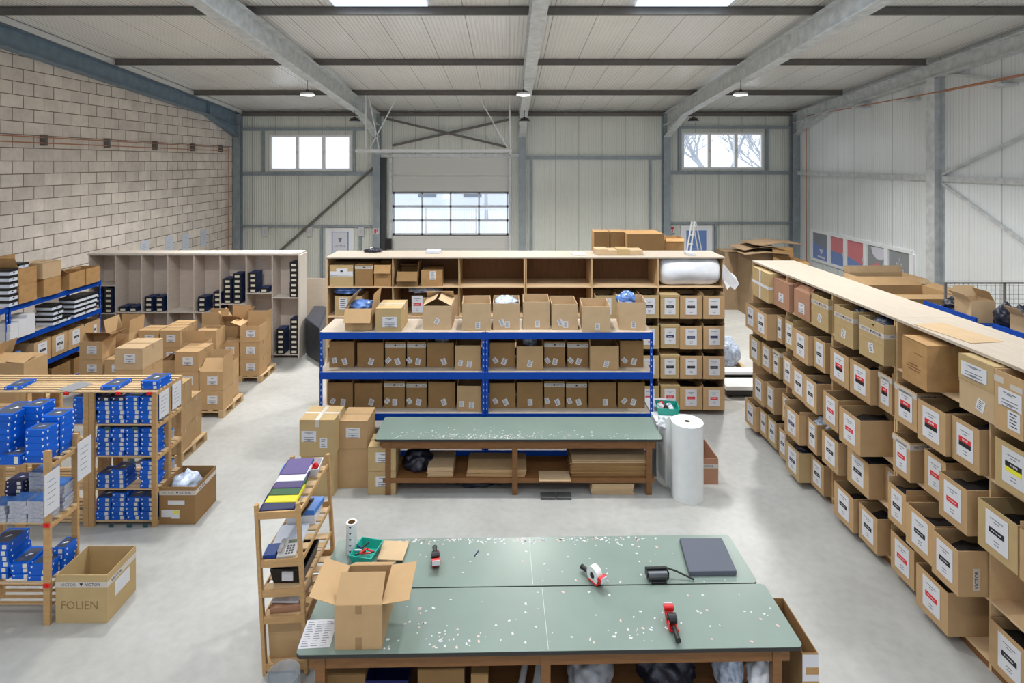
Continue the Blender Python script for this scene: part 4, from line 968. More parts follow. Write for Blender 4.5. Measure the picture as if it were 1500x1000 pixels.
# near pallet
pallet(-7.12, -6.52, 10.02, 10.8, 'pallet under the tall carton column behind the pine rack')
pallet(-6.42, -5.44, 9.28, 10.1, 'pallet under the near carton pile beside the pine rack')
for l in range(3): cart(220, 263, 9.3, l, 'plain carton at the aisle corner of the near pile, %s layer' % ORD[l], lab=None, closed=True, d=.36)
for l in range(2): cart(241, 280, 9.72, l, 'plain carton behind the corner of the near pile, %s layer' % ORD[l], lab=None, closed=True, d=.34)
for l in range(4): cart(167.5, 209, 10.05, l, 'labelled carton in the tall column behind the pine rack, %s layer' % ORD[l], closed=True, d=.6, m=CARDP if l == 3 else CARD)
# second row of pallets further left
pallet(-8.98, -7.9, 11.6, 12.1, 'pallet of the left carton row next to the blue rack')
for l in range(2): cart(116, 150, 11.64, l, 'labelled carton next to the left blue rack, %s layer' % ORD[l], closed=True)
cart(116, 150, 11.64, 2, 'open labelled carton with a folded flap next to the left blue rack', flaps={'r': 55, 'b': -60, 'l': 0}, flen=.28)
for l in range(2): cart(153, 186, 11.64, l, 'labelled carton behind the tall column, %s layer' % ORD[l], closed=True)
cart(150, 194, 12.15, 2, 'large open carton with wide raised flaps behind the tall column', lab=None, flaps={'b': 0, 'r': 4, 'l': 12}, flen=.3, d=.5)
for l in range(2): cart(150, 194, 12.15, l, 'large carton under the wide open one, %s layer' % ORD[l], lab=None, closed=True, d=.5)
pallet(-8.25, -7.2, 12.38, 13.2, 'pallet of the left carton row in front of the cubby shelving')
for l in range(3):
    cart(202, 232.5, 12.4, l, 'labelled carton in the left column before the cubby shelving, %s layer' % ORD[l], closed=True)
    cart(234, 264, 12.4, l, 'labelled carton in the right column before the cubby shelving, %s layer' % ORD[l], closed=True)
    cart(246, 275, 12.82, l, 'plain carton in the row behind, before the cubby shelving, %s layer' % ORD[l], lab=None, closed=True)
pallet(-7.1, -6.7, 11.5, 13.0, 'narrow pallet between the carton piles')
cart(236, 271, 11.6, 0, 'carton low between the piles', lab=None, closed=True, d=.4)
cart(236, 271, 11.6, 1, 'carton with tented half-open flaps between the piles', lab=None, flaps={'l': -55, 'r': -60}, flen=.22, d=.4)
cart(289, 317, 12.4, 0, 'carton low in the gap before the cubby shelving', lab=None, closed=True); cart(289, 317, 12.4, 1, 'carton in the gap before the cubby shelving, second layer', lab=None, closed=True)
cart(289, 317, 12.4, 2, 'open carton with grey inside in the gap before the cubby shelving', lab=None, flaps={'f': -80}, flen=.1)
cart(295, 322, 12.9, 2, 'tall open carton with upright flaps nearest the cubby shelving', lab=None, flaps={'b': 0, 'f': 0, 'r': 5}, flen=.26); cart(295, 322, 12.9, 1, 'carton under the tall open one nearest the cubby shelving', lab=None, closed=True); cart(295, 322, 12.9, 0, 'bottom carton under the tall open one nearest the cubby shelving', lab=None, closed=True)
# flat box at left on the pine rack level
carton(-8.28, 9.2, 1.05, .62, .48, .65, 0, 'big half-open carton behind the pine rack at the left picture edge', None, m=CARD, flaps={'f': -75, 'l': -20, 'r': -85}, flen=.3)
o = tag(MB().box(-8.8, -7.8, 9.1, 9.8, 0, .12).box(-8.8, -7.8, 9.1, 9.2, .12, 1.0).box(-8.8, -7.8, 9.7, 9.8, .12, 1.0).box(-8.8, -7.8, 9.1, 9.8, 1.0, 1.048).build('wooden_crate', PALLET), 'rough wooden crate carrying the big half-open carton at the left edge', 'crate')

# ================================================================== pine racks with blue packages
def pine_rack(w, d, top, shelves, posts_top=None):
    o = empty('pine_rack'); pt = posts_top or top
    for x in (0, w - .07):
        for y in (0, d - .03):
            MB().box(x, x + .07, y, y + .03, 0, pt).build('post', PINE, o)
    for z in shelves:
        mb = MB(); n = 4
        for k in range(n):
            y = .0 + k * (d - .05) / (n - 1); mb.box(.0 if z > pt - .03 else .0, w, y + (.032 if k == 0 and z < pt - .03 else 0) - (.032 if k == n - 1 and z < pt - .03 else 0), y + .05 - (.032 if k == n - 1 and z < pt - .03 else 0), z - .018, z)
        mb.build('slatted_shelf', PINEL, o)
        for x in (.0, w - .02): MB().box(x, x + .02, .032, d - .032, z - .06, z - .019).build('shelf_rail', PINE, o)
    return o
PT = 1.84; PS = [.07, .51, .96, 1.40]
ux1 = -4.83; PY = 7.68
pr = pine_rack(.93, .3, PT, PS + [PT + .018]); pr.location = (ux1 - .93, PY, 0); tag(pr, 'pine rack full of blue packages beside the box of foil, at the aisle', 'rack', 'pine racks at the left')
pr2 = dup(pr, (ux1 - .93, PY + .31, 0), 0, 'pine rack standing back to back behind the one full of blue packages', 'pine racks at the left')
pr3 = dup(pr, (ux1 - 1.865, PY, 0), 0, 'pine rack second from the aisle in the middle of the left racks', 'pine racks at the left')
pr4 = dup(pr, (ux1 - 1.865, PY + .31, 0), 0, 'pine rack back row, second from the aisle', 'pine racks at the left')
pr5 = dup(pr, (ux1 - 2.80, PY, 0), 0, 'pine rack of the middle row at the left picture edge', 'pine racks at the left')
pr6 = dup(pr, (ux1 - 2.80, PY + .31, 0), 0, 'pine rack of the back row at the left picture edge', 'pine racks at the left')
for k, (x, z) in enumerate(((-5.5, 1.38), (-5.12, 1.38), (-5.16, .94), (-5.45, .05), (-5.2, .05), (-4.98, .05))):
    MB().box(x - (ux1 - .93) - .035, x - (ux1 - .93) + .035, -.008, -.005, z - .05, z).build('price_tag', mat('dark_green_tag', (40, 78, 84), .5), pr)
FX1, FY = -4.96, 6.05
fg = pine_rack(.92, .42, 1.88, [.44, 1.09, 1.74]); fg.location = (FX1 - .92, FY, 0); tag(fg, 'front pine rack with large blue packages left of the FOLIEN box', 'rack', 'pine racks at the left')
mb = MB()
for k in range(4): mb.box(0, .92, .05 + k * .09, .08 + k * .09, .2 - .016, .2)
mb.build('slatted_shelf', PINE, fg)

def pack_mesh(w, d, h, kind):
    m = {'blue': [PKG, WHT, PKGT, LBLG], 'plain': [PKG, WHT, PKGT, LBLG], 'dark': [PKGD, WHT, PKGT, LBLG], 'bag': [PKGG, PKGB, PKGB, PKGG]}[kind]
    mb = MB().box(-w / 2, w / 2, 0, d, 0, h)
    if kind != 'bag':
        mb.add([(-w / 2 + .012, -.0015, h * .75), (-w / 2 + .036, -.0015, h * .75), (-w / 2 + .024, -.0015, h * .35)], [(0, 1, 2)], 1)
        if kind == 'plain': mb.add([(w / 2 - .036, -.0015, h * .75), (w / 2 - .012, -.0015, h * .75), (w / 2 - .024, -.0015, h * .35)], [(0, 1, 2)], 1)
        else: mb.box(w / 2 - .07, w / 2 - .025, -.001, 0, h * .12, h * .88, 3)
        mb.box(-w * .4, w * .4, d * .12, d * .9, h, h + .001, 2 if kind != 'dark' else 0)
        for y in (d * .12, d * .85): mb.add([(w / 2 + .0015, y, h * .75), (w / 2 + .0015, y + .025, h * .75), (w / 2 + .0015, y + .012, h * .35)], [(0, 1, 2)], 1)
        mb.add([(-.03, d * .4, h + .002), (.04, d * .55, h + .002), (.0, d * .6, h + .002)], [(0, 1, 2)], 1)
    else: mb.box(-w / 2 + .003, w / 2 - .003, .004, d - .004, h, h + .003, 1)
    o = mb.build('package', m); dd = o.data; bpy.data.objects.remove(o); return dd
PM = {}
def packs(x, y, z, n, w, d, h, kind, where, gap=.002, jx=.012, jr=3.0, cut=None):
    k0 = (kind, round(w, 3), round(d, 3), round(h, 3))
    if k0 not in PM: PM[k0] = pack_mesh(w, d, h, kind)
    for k in range(n):
        o = bpy.data.objects.new('package', PM[k0]); COL.objects.link(o)
        o.location = (x + random.uniform(-jx, jx), y + random.uniform(0, jx), z + .001 + k * (h + gap)); o.rotation_euler = (0, 0, R(random.uniform(-jr, jr)))
        kw = {'blue': 'flat blue package', 'plain': 'plain blue package', 'dark': 'flat dark navy package', 'bag': 'clear-wrapped package'}[kind]
        tag(o, '%s, %s, %s up' % (kw, where, ORD[k]), 'package', 'packages on the pine racks')
H_ = .06
xs4 = [ux1 - .93 + .07 + .105 + k * .2 for k in range(4)]
sw_ = ['lowest', 'second', 'third', 'top']
cnt = [[(5, 'blue'), (6, 'blue'), (5, 'blue'), (5, 'blue')], [(3, 'blue'), (4, 'blue'), (0, 'blue'), (6, 'blue')], [(6, 'blue'), (6, 'blue'), (6, 'blue'), (6, 'blue')], [(5, 'blue'), (5, 'blue'), (6, 'blue'), (6, 'blue')]]
for li, z in enumerate(PS):
    for k in range(4):
        n, kd = cnt[li][k]
        packs(xs4[k] - .0, PY + .035, z, n, .19, .235, H_, kd, '%s stack on the %s shelf of the full pine rack' % (ORD[k], sw_[li]))
        if li == 3 and k < 2: packs(xs4[k], PY + .035, z + .001 + n * .062, 1, .17, .2, .05, 'dark', 'loose on the %s stack of the full pine rack' % ORD[k])
# back-row rack at the aisle: packages seen through its end
for li, kd in ((3, 'blue'), (2, 'bag'), (1, 'bag')):
    packs(ux1 - .2, PY + .35, PS[li], 5 if li == 3 else 2, .2, .22, .06, kd, 'end stack of the back pine rack, %s shelf' % sw_[li])
# packages lying on the rack tops
zt = PT + .02
packs(PX(176, 7.95), 7.72, zt, 1, .23, .3, .05, 'blue', 'middle of the pine rack top', jr=1)
packs(PX(232, 7.95), 7.74, zt, 2, .24, .3, .055, 'blue', 'aisle corner of the pine rack top', jr=1)
packs(PX(24, 7.8), 7.72, zt, 1, .2, .3, .04, 'blue', 'left end of the pine rack top', jr=6)
o = MB().box(-.13, .13, 0, .3, 0, .003).build('document_sleeve', mat('grey_sleeve', (140, 142, 146), .3), None, (PX(97, 7.75), 7.7, zt + .001), R(-20)); tag(o, 'grey document sleeve lying on the pine rack top', 'document')
# racks second from aisle: a few packages
for x, n, z in ((-5.9, 5, 1.40), (-6.2, 1, 1.4)): packs(x, PY + .035, z, n, .2, .235, .07, 'blue', 'top shelf of the second pine rack, %s stack' % ('right' if x > -6 else 'left'))
for x in (-6.45, -6.2): packs(x, PY + .035, .96, 3, .2, .235, .07, 'dark', 'third shelf of the second pine rack, %s stack' % ('left' if x < -6.3 else 'right'))
for x in (-7.2, -6.95): packs(x, PY + .035, .96, 5, .2, .235, .07, 'blue', 'third shelf of the leftmost middle pine rack, %s stack' % ('left' if x < -7.1 else 'right'))
# front rack, top shelf
z = 1.74
packs(-5.56, FY + .05, z, 7, .26, .36, .07, 'plain', 'tall stack at the left edge of the front rack top', jr=1)
packs(-5.37, FY + .23, z, 7, .2, .22, .072, 'plain', 'rear stack on the front rack top', jr=1)
packs(-5.14, FY + .015, z, 5, .22, .18, .07, 'plain', 'front corner stack on the front rack top', jr=1.5)
packs(-5.13, FY + .215, z, 6, .22, .2, .068, 'plain', 'rear corner stack on the front rack top', jr=1.5)
packs(-5.4, FY - .02, z, 1, .25, .2, .1, 'blue', 'low package in front on the front rack top', jr=1)
z = 1.09
for i, (x, y, n, kd) in enumerate(((-5.56, .02, 4, 'bag'), (-5.33, .02, 5, 'bag'), (-5.12, .02, 5, 'bag'), (-5.56, .24, 7, 'dark'), (-5.3, .24, 9, 'bag'), (-5.1, .23, 6, 'bag'))):
    packs(x, FY + y, z, n, .2, .18, .045, kd, '%s stack on the middle shelf of the front rack' % ORD[i])
z = .44
packs(-5.35, FY + .08, z, 3, .2, .28, .055, 'blue', 'low middle stack on the lower shelf of the front rack', jr=5); packs(-5.13, FY + .05, z, 3, .22, .28, .055, 'blue', 'right stack on the lower shelf of the front rack', jr=3)
packs(-5.6, FY + .08, z, 6, .24, .28, .06, 'blue', 'tall left stack on the lower shelf of the front rack', jr=3)
packs(-5.04, FY + .2, z, 4, .13, .2, .06, 'blue', 'stack behind the front post on the lower shelf', jr=1)
# hanging price sheets
sheet('list_sheet', ux1 + .012, 7.83, 1.63, .21, .36, 'x+', 'white price list on the end of the full pine rack', 'notice', m=PAPER)
sheet('list_sheet', ux1 + .012, 8.13, 1.63, .21, .36, 'x+', 'white price list on the end of the back pine rack', 'notice', m=PAPER)
sheet('list_sheet', FX1 + .03, FY - .0, 1.45, .2, .44, 'x+', 'white list sheet hanging at the front post of the front pine rack', 'notice', m=PAPER)
sheet('list_sheet', FX1 + .03, FY + .46, 1.57, .21, .44, 'x+', 'white list sheet hanging at the rear post of the front pine rack', 'notice', m=PAPER)
rc = None
for k, (x, y, z) in enumerate(((-4.98, FY - .012, 1.09), (-4.98, FY - .012, .44), (-5.1, FY + .2, 1.70), (-5.75, FY - .012, 1.70), (PX(172, 7.65), 7.665, 1.84), (PX(218, 7.65), 7.665, 1.84), (PX(96, 7.65), 7.665, 1.84))):
    o = MB().box(-.035, .035, -.01, .0, -.02, .02).box(-.01, .01, -.02, -.01, -.015, .015).build('corner_clip', RED, None, (x, y - .001, z)) if rc is None else rc.copy()
    if rc is None: rc = o
    else: COL.objects.link(o); o.location = (x, y - .001, z)
    tag(o, 'small red plastic clip on the pine racks, %s' % ['front post middle shelf', 'front post lower shelf', 'front rack top shelf edge', 'far left post of the front rack', 'over the first stacks of the full rack', 'at the aisle corner of the full rack', 'over the second rack'][k], 'clip', 'red clips on the pine racks')

# floor boxes beside the racks
o = carton(-4.64, 6.08, 0.001, .56, .47, .52, 0, 'large open yellowish carton with FOLIEN written on it on the floor before the pine racks', m=CARDY, band=.8, jit=0)
text('FOLIEN', .125, mat('faint_marker', (146, 118, 78), .9), o, (-.02, -.002, .19), FRONT, 'handwriting')
MB().box(.28, .283, .12, .36, .2, .36).build('label', PAPER, o)
o = carton(-4.58, 7.74, 0.001, .5, .55, .515, 0, 'open aged carton of wrap on the floor by the full pine rack', m=CARDD, band=.84, jit=0)
MB().box(-.13, .1, -.003, -.001, .27, .33).box(-.22, -.08, -.003, -.001, .1, .2).box(-.08, .03, -.003, -.001, .08, .2).build('label', PAPER, o); MB().box(-.05, .02, -.004, -.003, .15, .19).build('print', YEL, o)
blob('clear_wrap', -4.6, 8.0, .2, .2, .2, .24, CBAG, 'crumpled clear wrap with a blue core inside the floor carton by the pine rack', 'plastic wrap', 61)
tag(MB().ring((-4.53, 7.98, .47), .07, .045, .05, mi=0).build('tape_roll', BLUE), 'blue tape roll on the wrap in the floor carton by the pine rack', 'tape roll')

# ================================================================== green packing tables
TZ = .856
def table(name, fl, fr_, rl, rr_, lb, legs, front_leg=.06, shelf=.26):
    """corners in world; built in a local frame with origin at front-left"""
    fl, fr_, rl, rr_ = map(Vector, (fl, fr_, rl, rr_)); ang = math.atan2(fr_.y - fl.y, fr_.x - fl.x); L_ = (fr_ - fl).length; Dp = ((rl - fl).length + (rr_ - fr_).length) / 2
    o = empty('packing_table', (fl.x, fl.y, 0), ang, lb, 'table', 'green packing tables'); r = .05
    def rounded(z0, z1, e, m_, nm):
        pts = []
        for cx, cy, a0 in ((L_ - r, r, -90), (L_ - r, Dp - r, 0), (r, Dp - r, 90), (r, r, 180)):
            for q in range(5): t_ = R(a0 + q * 22.5); pts.append((cx + (r + e) * math.cos(t_), cy + (r + e) * math.sin(t_)))
        n = len(pts); MB().add([(x, y, z0) for x, y in pts] + [(x, y, z1) for x, y in pts], [tuple(range(n))[::-1], tuple(range(n, 2 * n))] + [(i, (i + 1) % n, (i + 1) % n + n, i + n) for i in range(n)]).build(nm, m_, o)
    rounded(TZ - .004, TZ, -.002, GREEN, 'table_surface'); rounded(TZ - .034, TZ - .0045, 0, DEDGE, 'tabletop')
    MB().box(.1, L_ - .1, .05, .09, TZ - .16, TZ - .035).build('apron', DWOOD, o); MB().box(.1, L_ - .1, Dp - .09, Dp - .05, TZ - .16, TZ - .035).build('apron', DWOOD, o)
    for x in legs:
        for y in (front_leg - .02, Dp - .1): MB().box(x - .04, x + .04, y, y + .07, 0, TZ - .035).build('leg', DWOOD, o)
    MB().box(.12, L_ - .12, .06, Dp - .06, shelf - .025, shelf).box(.12, L_ - .12, .045, .06, shelf - .07, shelf).build('lower_shelf', DWOOD, o)
    return o, ang, L_, Dp
T1, a1, L1, D1_ = table('t', (-1.80, 4.71), (2.53, 4.79), (-1.83, 5.435), (2.515, 5.515), 'near green packing table, front of the pair in the foreground', [.2, 2.12, 4.12], shelf=.22)
T2, a2, L2, D2_ = table('t', (-1.86, 5.445), (2.465, 5.525), (-1.895, 6.18), (2.44, 6.22), 'near green packing table, rear of the pair in the foreground', [.2, 2.12, 4.12], shelf=.22)
T3, a3, L3, D3_ = table('t', (-2.015, 8.38), (2.315, 8.38), (-2.035, 9.13), (2.305, 9.13), 'far green packing table in front of the blue rack', [.2, 2.11, 4.13], shelf=.25)
# seams in the laminate
for T, xx, Dp in ((T1, 2.14, D1_), (T2, 2.1, D2_)): MB().box(xx - .002, xx + .002, .02, Dp - .02, TZ, TZ + .0006).build('laminate_seam', mat('pale_seam', (190, 205, 198), .5), T)
# paper scraps
def scraps(T, L_, Dp, n, lb, fn, seed):
    rn = random.Random(seed); mb = MB()
    for k in range(n):
        x, y = fn(rn, L_, Dp); s = rn.uniform(.006, .017); a = rn.uniform(0, 3.14); c_, s_ = math.cos(a), math.sin(a)
        if not (.02 < x < L_ - .03 and .02 < y < Dp - .02): continue
        q = [(-s, -s * .6), (s, -s * .5), (s * .8, s * .5), (-s * .7, s * .6)]
        mb.add([(x + u * c_ - v * s_, y + u * s_ + v * c_, TZ + .0012) for u, v in q], [(0, 1, 2, 3)], 0 if rn.random() < .75 else 1)
    o = mb.build('paper_scraps', [PAPER, mat('pink_scrap', (214, 184, 176), .8)], None, T.location, T.rotation_euler); tag(o, lb, 'paper scraps', None, 'stuff')
def f1(rn, L_, Dp):
    if rn.random() < .45: c = rn.choice([(1.0, .35), (1.15, .1), (1.5, .1), (.75, .12), (2.9, .2), (1.25, .12)]); return rn.gauss(c[0], .07), rn.gauss(c[1], .06)
    return rn.uniform(.5, L_), rn.uniform(.02, Dp) * rn.random() ** .3
def f2(rn, L_, Dp):
    if rn.random() < .75: return rn.uniform(.6, 3.4), Dp - abs(rn.gauss(0, .05)) - .02
    return rn.uniform(.6, 4.2), rn.uniform(0, Dp)
def f3(rn, L_, Dp): return (rn.gauss(1.55, .55) if rn.random() < .6 else rn.uniform(.2, 4.1)), abs(rn.gauss(.05, .12)) + .02
scraps(T1, L1, D1_, 120, 'white paper scraps on the near front green table', f1, 1); scraps(T2, L2, D2_, 210, 'white paper scraps along the far edge of the near rear green table', f2, 2)
scraps(T3, L3, D3_, 230, 'white paper scraps scattered over the far green table', f3, 3)
def onT(px, py, z=TZ): D = PD(py, z); return PX(px, D), D
# open carton on the near table
o = carton(-1.28, 4.765, TZ + .002, .405, .48, .375, R(1), 'open cardboard box with spread flaps on the left end of the near green table', m=CARD, flaps={'l': 72, 'r': 82, 'f': -50, 'b': 120}, flen=.235, jit=0)
MB().box(-.025, .03, -.002, 0, .0, .1).box(-.025, .03, -.002, 0, .3, .375).build('packing_tape', mat('brown_tape', (150, 118, 82), .3), o)
x, y = onT(448, 950); o = MB().box(-.07, .2, 0, .3, 0, .002).build('printed_sheet', [PAPER], None, (x - .0, y, TZ + .001), R(4)); tag(o, 'white printed list sheet on the left corner of the near green table', 'paper')
mb = MB()
for i in range(11):
    for j in range(3): mb.box(-.05 + j * .08, .01 + j * .08 - .01 * (i % 3), .02 + i * .025, .026 + i * .025, .002, .0026)
mb.build('print', INK, o)
# column of tape rolls
x, y = onT(515, 808)
for k in range(5):
    q = MB().ring((0, 0, 0), .056, .038, .062, mi=0, mi2=1).build('tape_roll', [FILM, CARDD], None, (x, y, TZ + .001 + k * .064)); tag(q, 'white tape roll standing in the column on the near table, %s from the bottom' % ORD[k], 'tape roll', 'column of tape rolls')
    MB().add([(-.014, -.0575, .045), (.014, -.0575, .045), (0, -.0575, .02)], [(0, 1, 2)]).build('emblem', NAVYINK, q)
# teal tray with pens
def tray(x, y, z, w, d, h, m, lb, rz=0, name='plastic_tray', cat='tray'):
    t = .004; e = .025
    v = [(-w / 2 + e, e, 0), (w / 2 - e, e, 0), (w / 2 - e, d - e, 0), (-w / 2 + e, d - e, 0), (-w / 2, 0, h), (w / 2, 0, h), (w / 2, d, h), (-w / 2, d, h)]
    v2 = [(-w / 2 + e + t, e + t, t), (w / 2 - e - t, e + t, t), (w / 2 - e - t, d - e - t, t), (-w / 2 + e + t, d - e - t, t), (-w / 2 + t * 2, t * 2, h), (w / 2 - t * 2, t * 2, h), (w / 2 - t * 2, d - t * 2, h), (-w / 2 + t * 2, d - t * 2, h)]
    f = [(3, 2, 1, 0)] + [(i, (i + 1) % 4, (i + 1) % 4 + 4, i + 4) for i in range(4)] + [(8, 9, 10, 11)] + [(i + 12, (i + 1) % 4 + 12, (i + 1) % 4 + 8, i + 8) for i in range(4)] + [(i + 4, (i + 1) % 4 + 4, (i + 1) % 4 + 12, i + 12) for i in range(4)]
    mb = MB().add(v + v2, f); o = mb.build(name, m, None, (x, y, z), rz); tag(o, lb, cat); return o
x, y = onT(527, 829); o = tray(x, y - .0, TZ + .001, .25, .3, .09, TEAL, 'teal plastic tray of markers and pens on the near green table', R(-12))
for k, (m_, dx, dy, a) in enumerate(((RED, .03, .12, 20), (RED, .05, .16, -15), (BLK, -.03, .1, 40), (PAPER, -.05, .14, 10), (BLK, .0, .2, 70), (NAVYINK, -.06, .18, -30), (RED, .01, .1, 60))):
    q = MB().cyl((-.05, 0, 0), (.05, 0, 0), .009, n=8).build('marker_pen', m_, None, (x + dx, y + dy, TZ + .05 + .006 * k), (0, R(8), R(a))); MB().cyl((.05, 0, 0), (.07, 0, 0), .007, n=8).build('pen_cap', BLK, q)
    tag(q, '%s marker pen in the teal tray, %s in the heap' % ({'red_plastic': 'red', 'black_plastic': 'black', 'white_paper': 'white', 'navy_ink': 'navy'}[m_.name], ORD[k]), 'pen', 'pens in the teal tray')
x, y = onT(571, 824); o = MB().box(-.135, .135, 0, .29, .02, .03).box(-.13, .13, .005, .28, 0, .02, 1).build('cardboard_pad', [CARDP, DEDGE], None, (x, y, TZ + .001), R(-3)); tag(o, 'flat pale cardboard pad beside the teal tray', 'cardboard')
# tape dispensers
def dispenser(x, y, rz, lb, roll=0, lie=0):
    o = empty('tape_dispenser', (x, y, TZ + .002), rz, lb, 'tape dispenser', 'tape dispensers on the near tables')
    b = MB(); b.box(-.03, .03, -.05, .04, .008, .02).add([(-.028, .04, .008), (.028, .04, .008), (.028, .085, .06), (-.028, .085, .06), (-.028, .04, .02), (.028, .04, .02), (.028, .075, .068), (-.028, .075, .068)], [(0, 1, 2, 3), (7, 6, 5, 4), (0, 3, 7, 4), (1, 5, 6, 2), (2, 6, 7, 3), (0, 4, 5, 1)])
    b.box(-.03, -.024, -.05, .04, .02, .06).cyl((-.032, .07, .07), (.032, .07, .07), .018, n=12)
    b.build('frame', RED, o, bevel=.002)
    MB().cyl((0, -.05, .035), (0, -.135, .03), .014, .017, 12).cyl((0, -.135, .03), (0, -.14, .03), .018, n=12).build('handle', BLK, o)
    MB().ring((-.024, -.005, .058), .055 if roll else .03, .02, .05, axis='x', mi=0, mi2=0).build('tape', FILM if roll else BLK, o)
    MB().cyl((-.03, -.005, .058), (.03, -.005, .058), .018, n=12).build('hub', BLK, o)
    MB().box(-.028, .028, .084, .088, .05, .085).build('blade', STEEL, o); o.scale = (1.4, 1.4, 1.4); return o
x, y = onT(638, 826); dispenser(x, y, R(190), 'red and black tape dispenser at the left of the rear near table')
x, y = onT(872, 853); dispenser(x, y, R(215), 'red and black tape dispenser loaded with a white roll in the middle of the table', 1)
x, y = onT(984, 918); dispenser(x, y, R(0), 'red and black tape dispenser with handle forward on the front near table')
x, y = onT(698, 811); o = tag(MB().cyl((0, -.05, .006), (0, .04, .006), .005, n=8).build('pen', NAVYINK, None, (x, y, TZ + .001), R(-25)), 'blue pen lying on the rear near table', 'pen')
MB().cyl((0, .04, .006), (0, .055, .006), .003, .001, 8).build('pen_tip', BLK, o)
# black hand roller
x, y = onT(963, 850)
o = empty('tape_roller', (x, y, TZ + .001), R(2), 'black hand roller with long bent handle lying on the rear near table', 'roller')
MB().cyl((-.095, 0, .05), (.095, 0, .05), .042, n=24).build('roller_drum', mat('glossy_black', (40, 40, 42), .15, spec=.8), o, smooth=False)
MB().box(-.11, .11, .03, .06, .06, .1).box(-.11, -.1, -.03, .06, .03, .1).box(.1, .11, -.03, .06, .03, .1).box(-.07, .08, -.05, -.03, .0, .02).build('guard', BLK, o, bevel=.004)
MB().tube([(.1, .05, .09), (.2, .04, .06), (.36, -.02, .015)], .009, 8).build('handle', BLK, o)
# dark foam cushion
x0, y = onT(1013, 845); v = [onT(1009, 844), onT(1079, 843), onT(1057, 794), onT(995, 794)]
mb = MB().add([(a, b_, TZ + .002) for a, b_ in v] + [(a + .004, b_, TZ + .05) for a, b_ in v], [(3, 2, 1, 0), (4, 5, 6, 7), (0, 1, 5, 4), (1, 2, 6, 5), (2, 3, 7, 6), (3, 0, 4, 7)])
o = mb.build('foam_pad', DGRY, bevel=.008); tag(o, 'thick dark grey foam pad on the right end of the rear near table', 'pad')
# things under the near table
und = [(475, 535, .46, 4.95, 'brown carton under the left end of the near table', CARDD), (612, 680, .5, 4.95, 'brown carton under the near table left of the middle leg', CARDD), (690, 715, .46, 4.95, 'narrow carton under the near table', CARDO)]
for a, c, z, D, lb, m_ in und: x0, x1 = PX(a, D), PX(c, D); carton((x0 + x1) / 2, D, .222, x1 - x0, .4, z - .2, 0, lb, 'boxes under the near table', m=m_, closed=True)
tag(tray(PX(567, 4.95), 4.95, .222, .38, .35, .2, mat('navy_bin', (18, 34, 92), .4), 'navy plastic bin under the near table', 0, 'plastic_bin', 'bin'), 'navy plastic bin under the left half of the near table', 'bin')
for k, (px, r_) in enumerate(((757, .03), (785, .06))):
    x = PX(px, 4.9); o = MB().ring((0, 0, 0), r_, r_ * .6, .45, axis='y').build('film_roll', FILM, None, (x, 4.87, .222 + r_), (R(4), 0, R(-12))); tag(o, ['thin', 'thick'][k] + ' white film roll lying under the near table beside the middle leg', 'roll')
blob('plastic_bag', PX(865, 5.1), 5.15, .222, .2, .18, .2, mat('grey_film', (150, 152, 156), .3, var=.2), 'grey plastic bag under the right half of the near table', 'bag', 71)
blob('plastic_bag', PX(1070, 5.1), 5.15, .222, .12, .16, .22, CBAG, 'clear plastic bag hanging under the right part of the near table', 'bag', 72)
blob('crumpled_wrap', PX(1122, 5.0), 5.05, .222, .14, .14, .2, FOIL, 'white crumpled wrap under the right end of the near table', 'plastic wrap', 73)
blob('dark_bag', PX(980, 5.1), 5.2, .222, .25, .18, .2, NBAG, 'dark bag in the shade under the near table', 'bag', 74)
# white-faced narrow carton at the right end
o = carton(2.62, 4.86, 0.001, .14, .62, .74, 0, 'tall narrow white-faced carton with brown tape at the right end of the near table', m=CARDD, jit=0)
MB().box(-.069, .069, -.003, -.001, .02, .73).box(.07, .073, .0, .3, .02, .66).build('white_face', PAPER, o); MB().box(-.04, .07, -.005, -.003, .56, .62).box(-.06, .07, -.005, -.003, .44, .5).build('packing_tape', CARDO, o)

# ================================================================== under and around the far table
sy = 8.5
def flats(px0, px1, z0, n, lb, d=.5, th=.012, m=CARD, grp=None, Y=8.46):
    x0, x1 = PX(px0, Y), PX(px1, Y)
    for k in range(n):
        e = random.uniform(-.015, .015); o = MB().box(-(x1 - x0) / 2, (x1 - x0) / 2, 0, d, 0, th).build('flattened_box', m, None, ((x0 + x1) / 2 + e, Y + random.uniform(0, .02), z0 + .002 + k * (th + .001)), R(random.uniform(-1, 1)))
        tag(o, 'flattened box, %s, %s up' % (lb, ORD[k]), 'cardboard', grp or 'flattened boxes under the far table')
flats(626, 663, .25, 6, 'small pile on the far table shelf at the left', th=.022, m=CARDP)
flats(684, 770, .25, 5, 'wide pile left of the middle leg', th=.02)
flats(836, 952, .25, 8, 'widest pile on the far table shelf', th=.025, m=CARDD); flats(838, 950, .25 + 8 * .026, 3, 'top of the widest pile on the far table shelf', th=.014, m=CARDP)
flats(866, 928, 0.0, 5, 'pile on the floor under the far table', th=.03, m=CARDP, Y=8.42)
tag(MB().box(PX(790, 8.35), PX(836, 8.35), 8.33, 8.6, .252, .268).build('cardboard_sheet', CARDP), 'single cardboard sheet sticking out of the far table shelf', 'cardboard')
blob('black_bag', PX(612, 8.7), 8.75, .252, .22, .2, .18, NBAG, 'black plastic bag on the far table shelf at the left', 'bag', 81)
blob('black_bag', PX(700, 8.75), 8.8, .0, .5, .2, .1, NBAG, 'dark plastic litter on the floor under the far table', 'bag', 82)
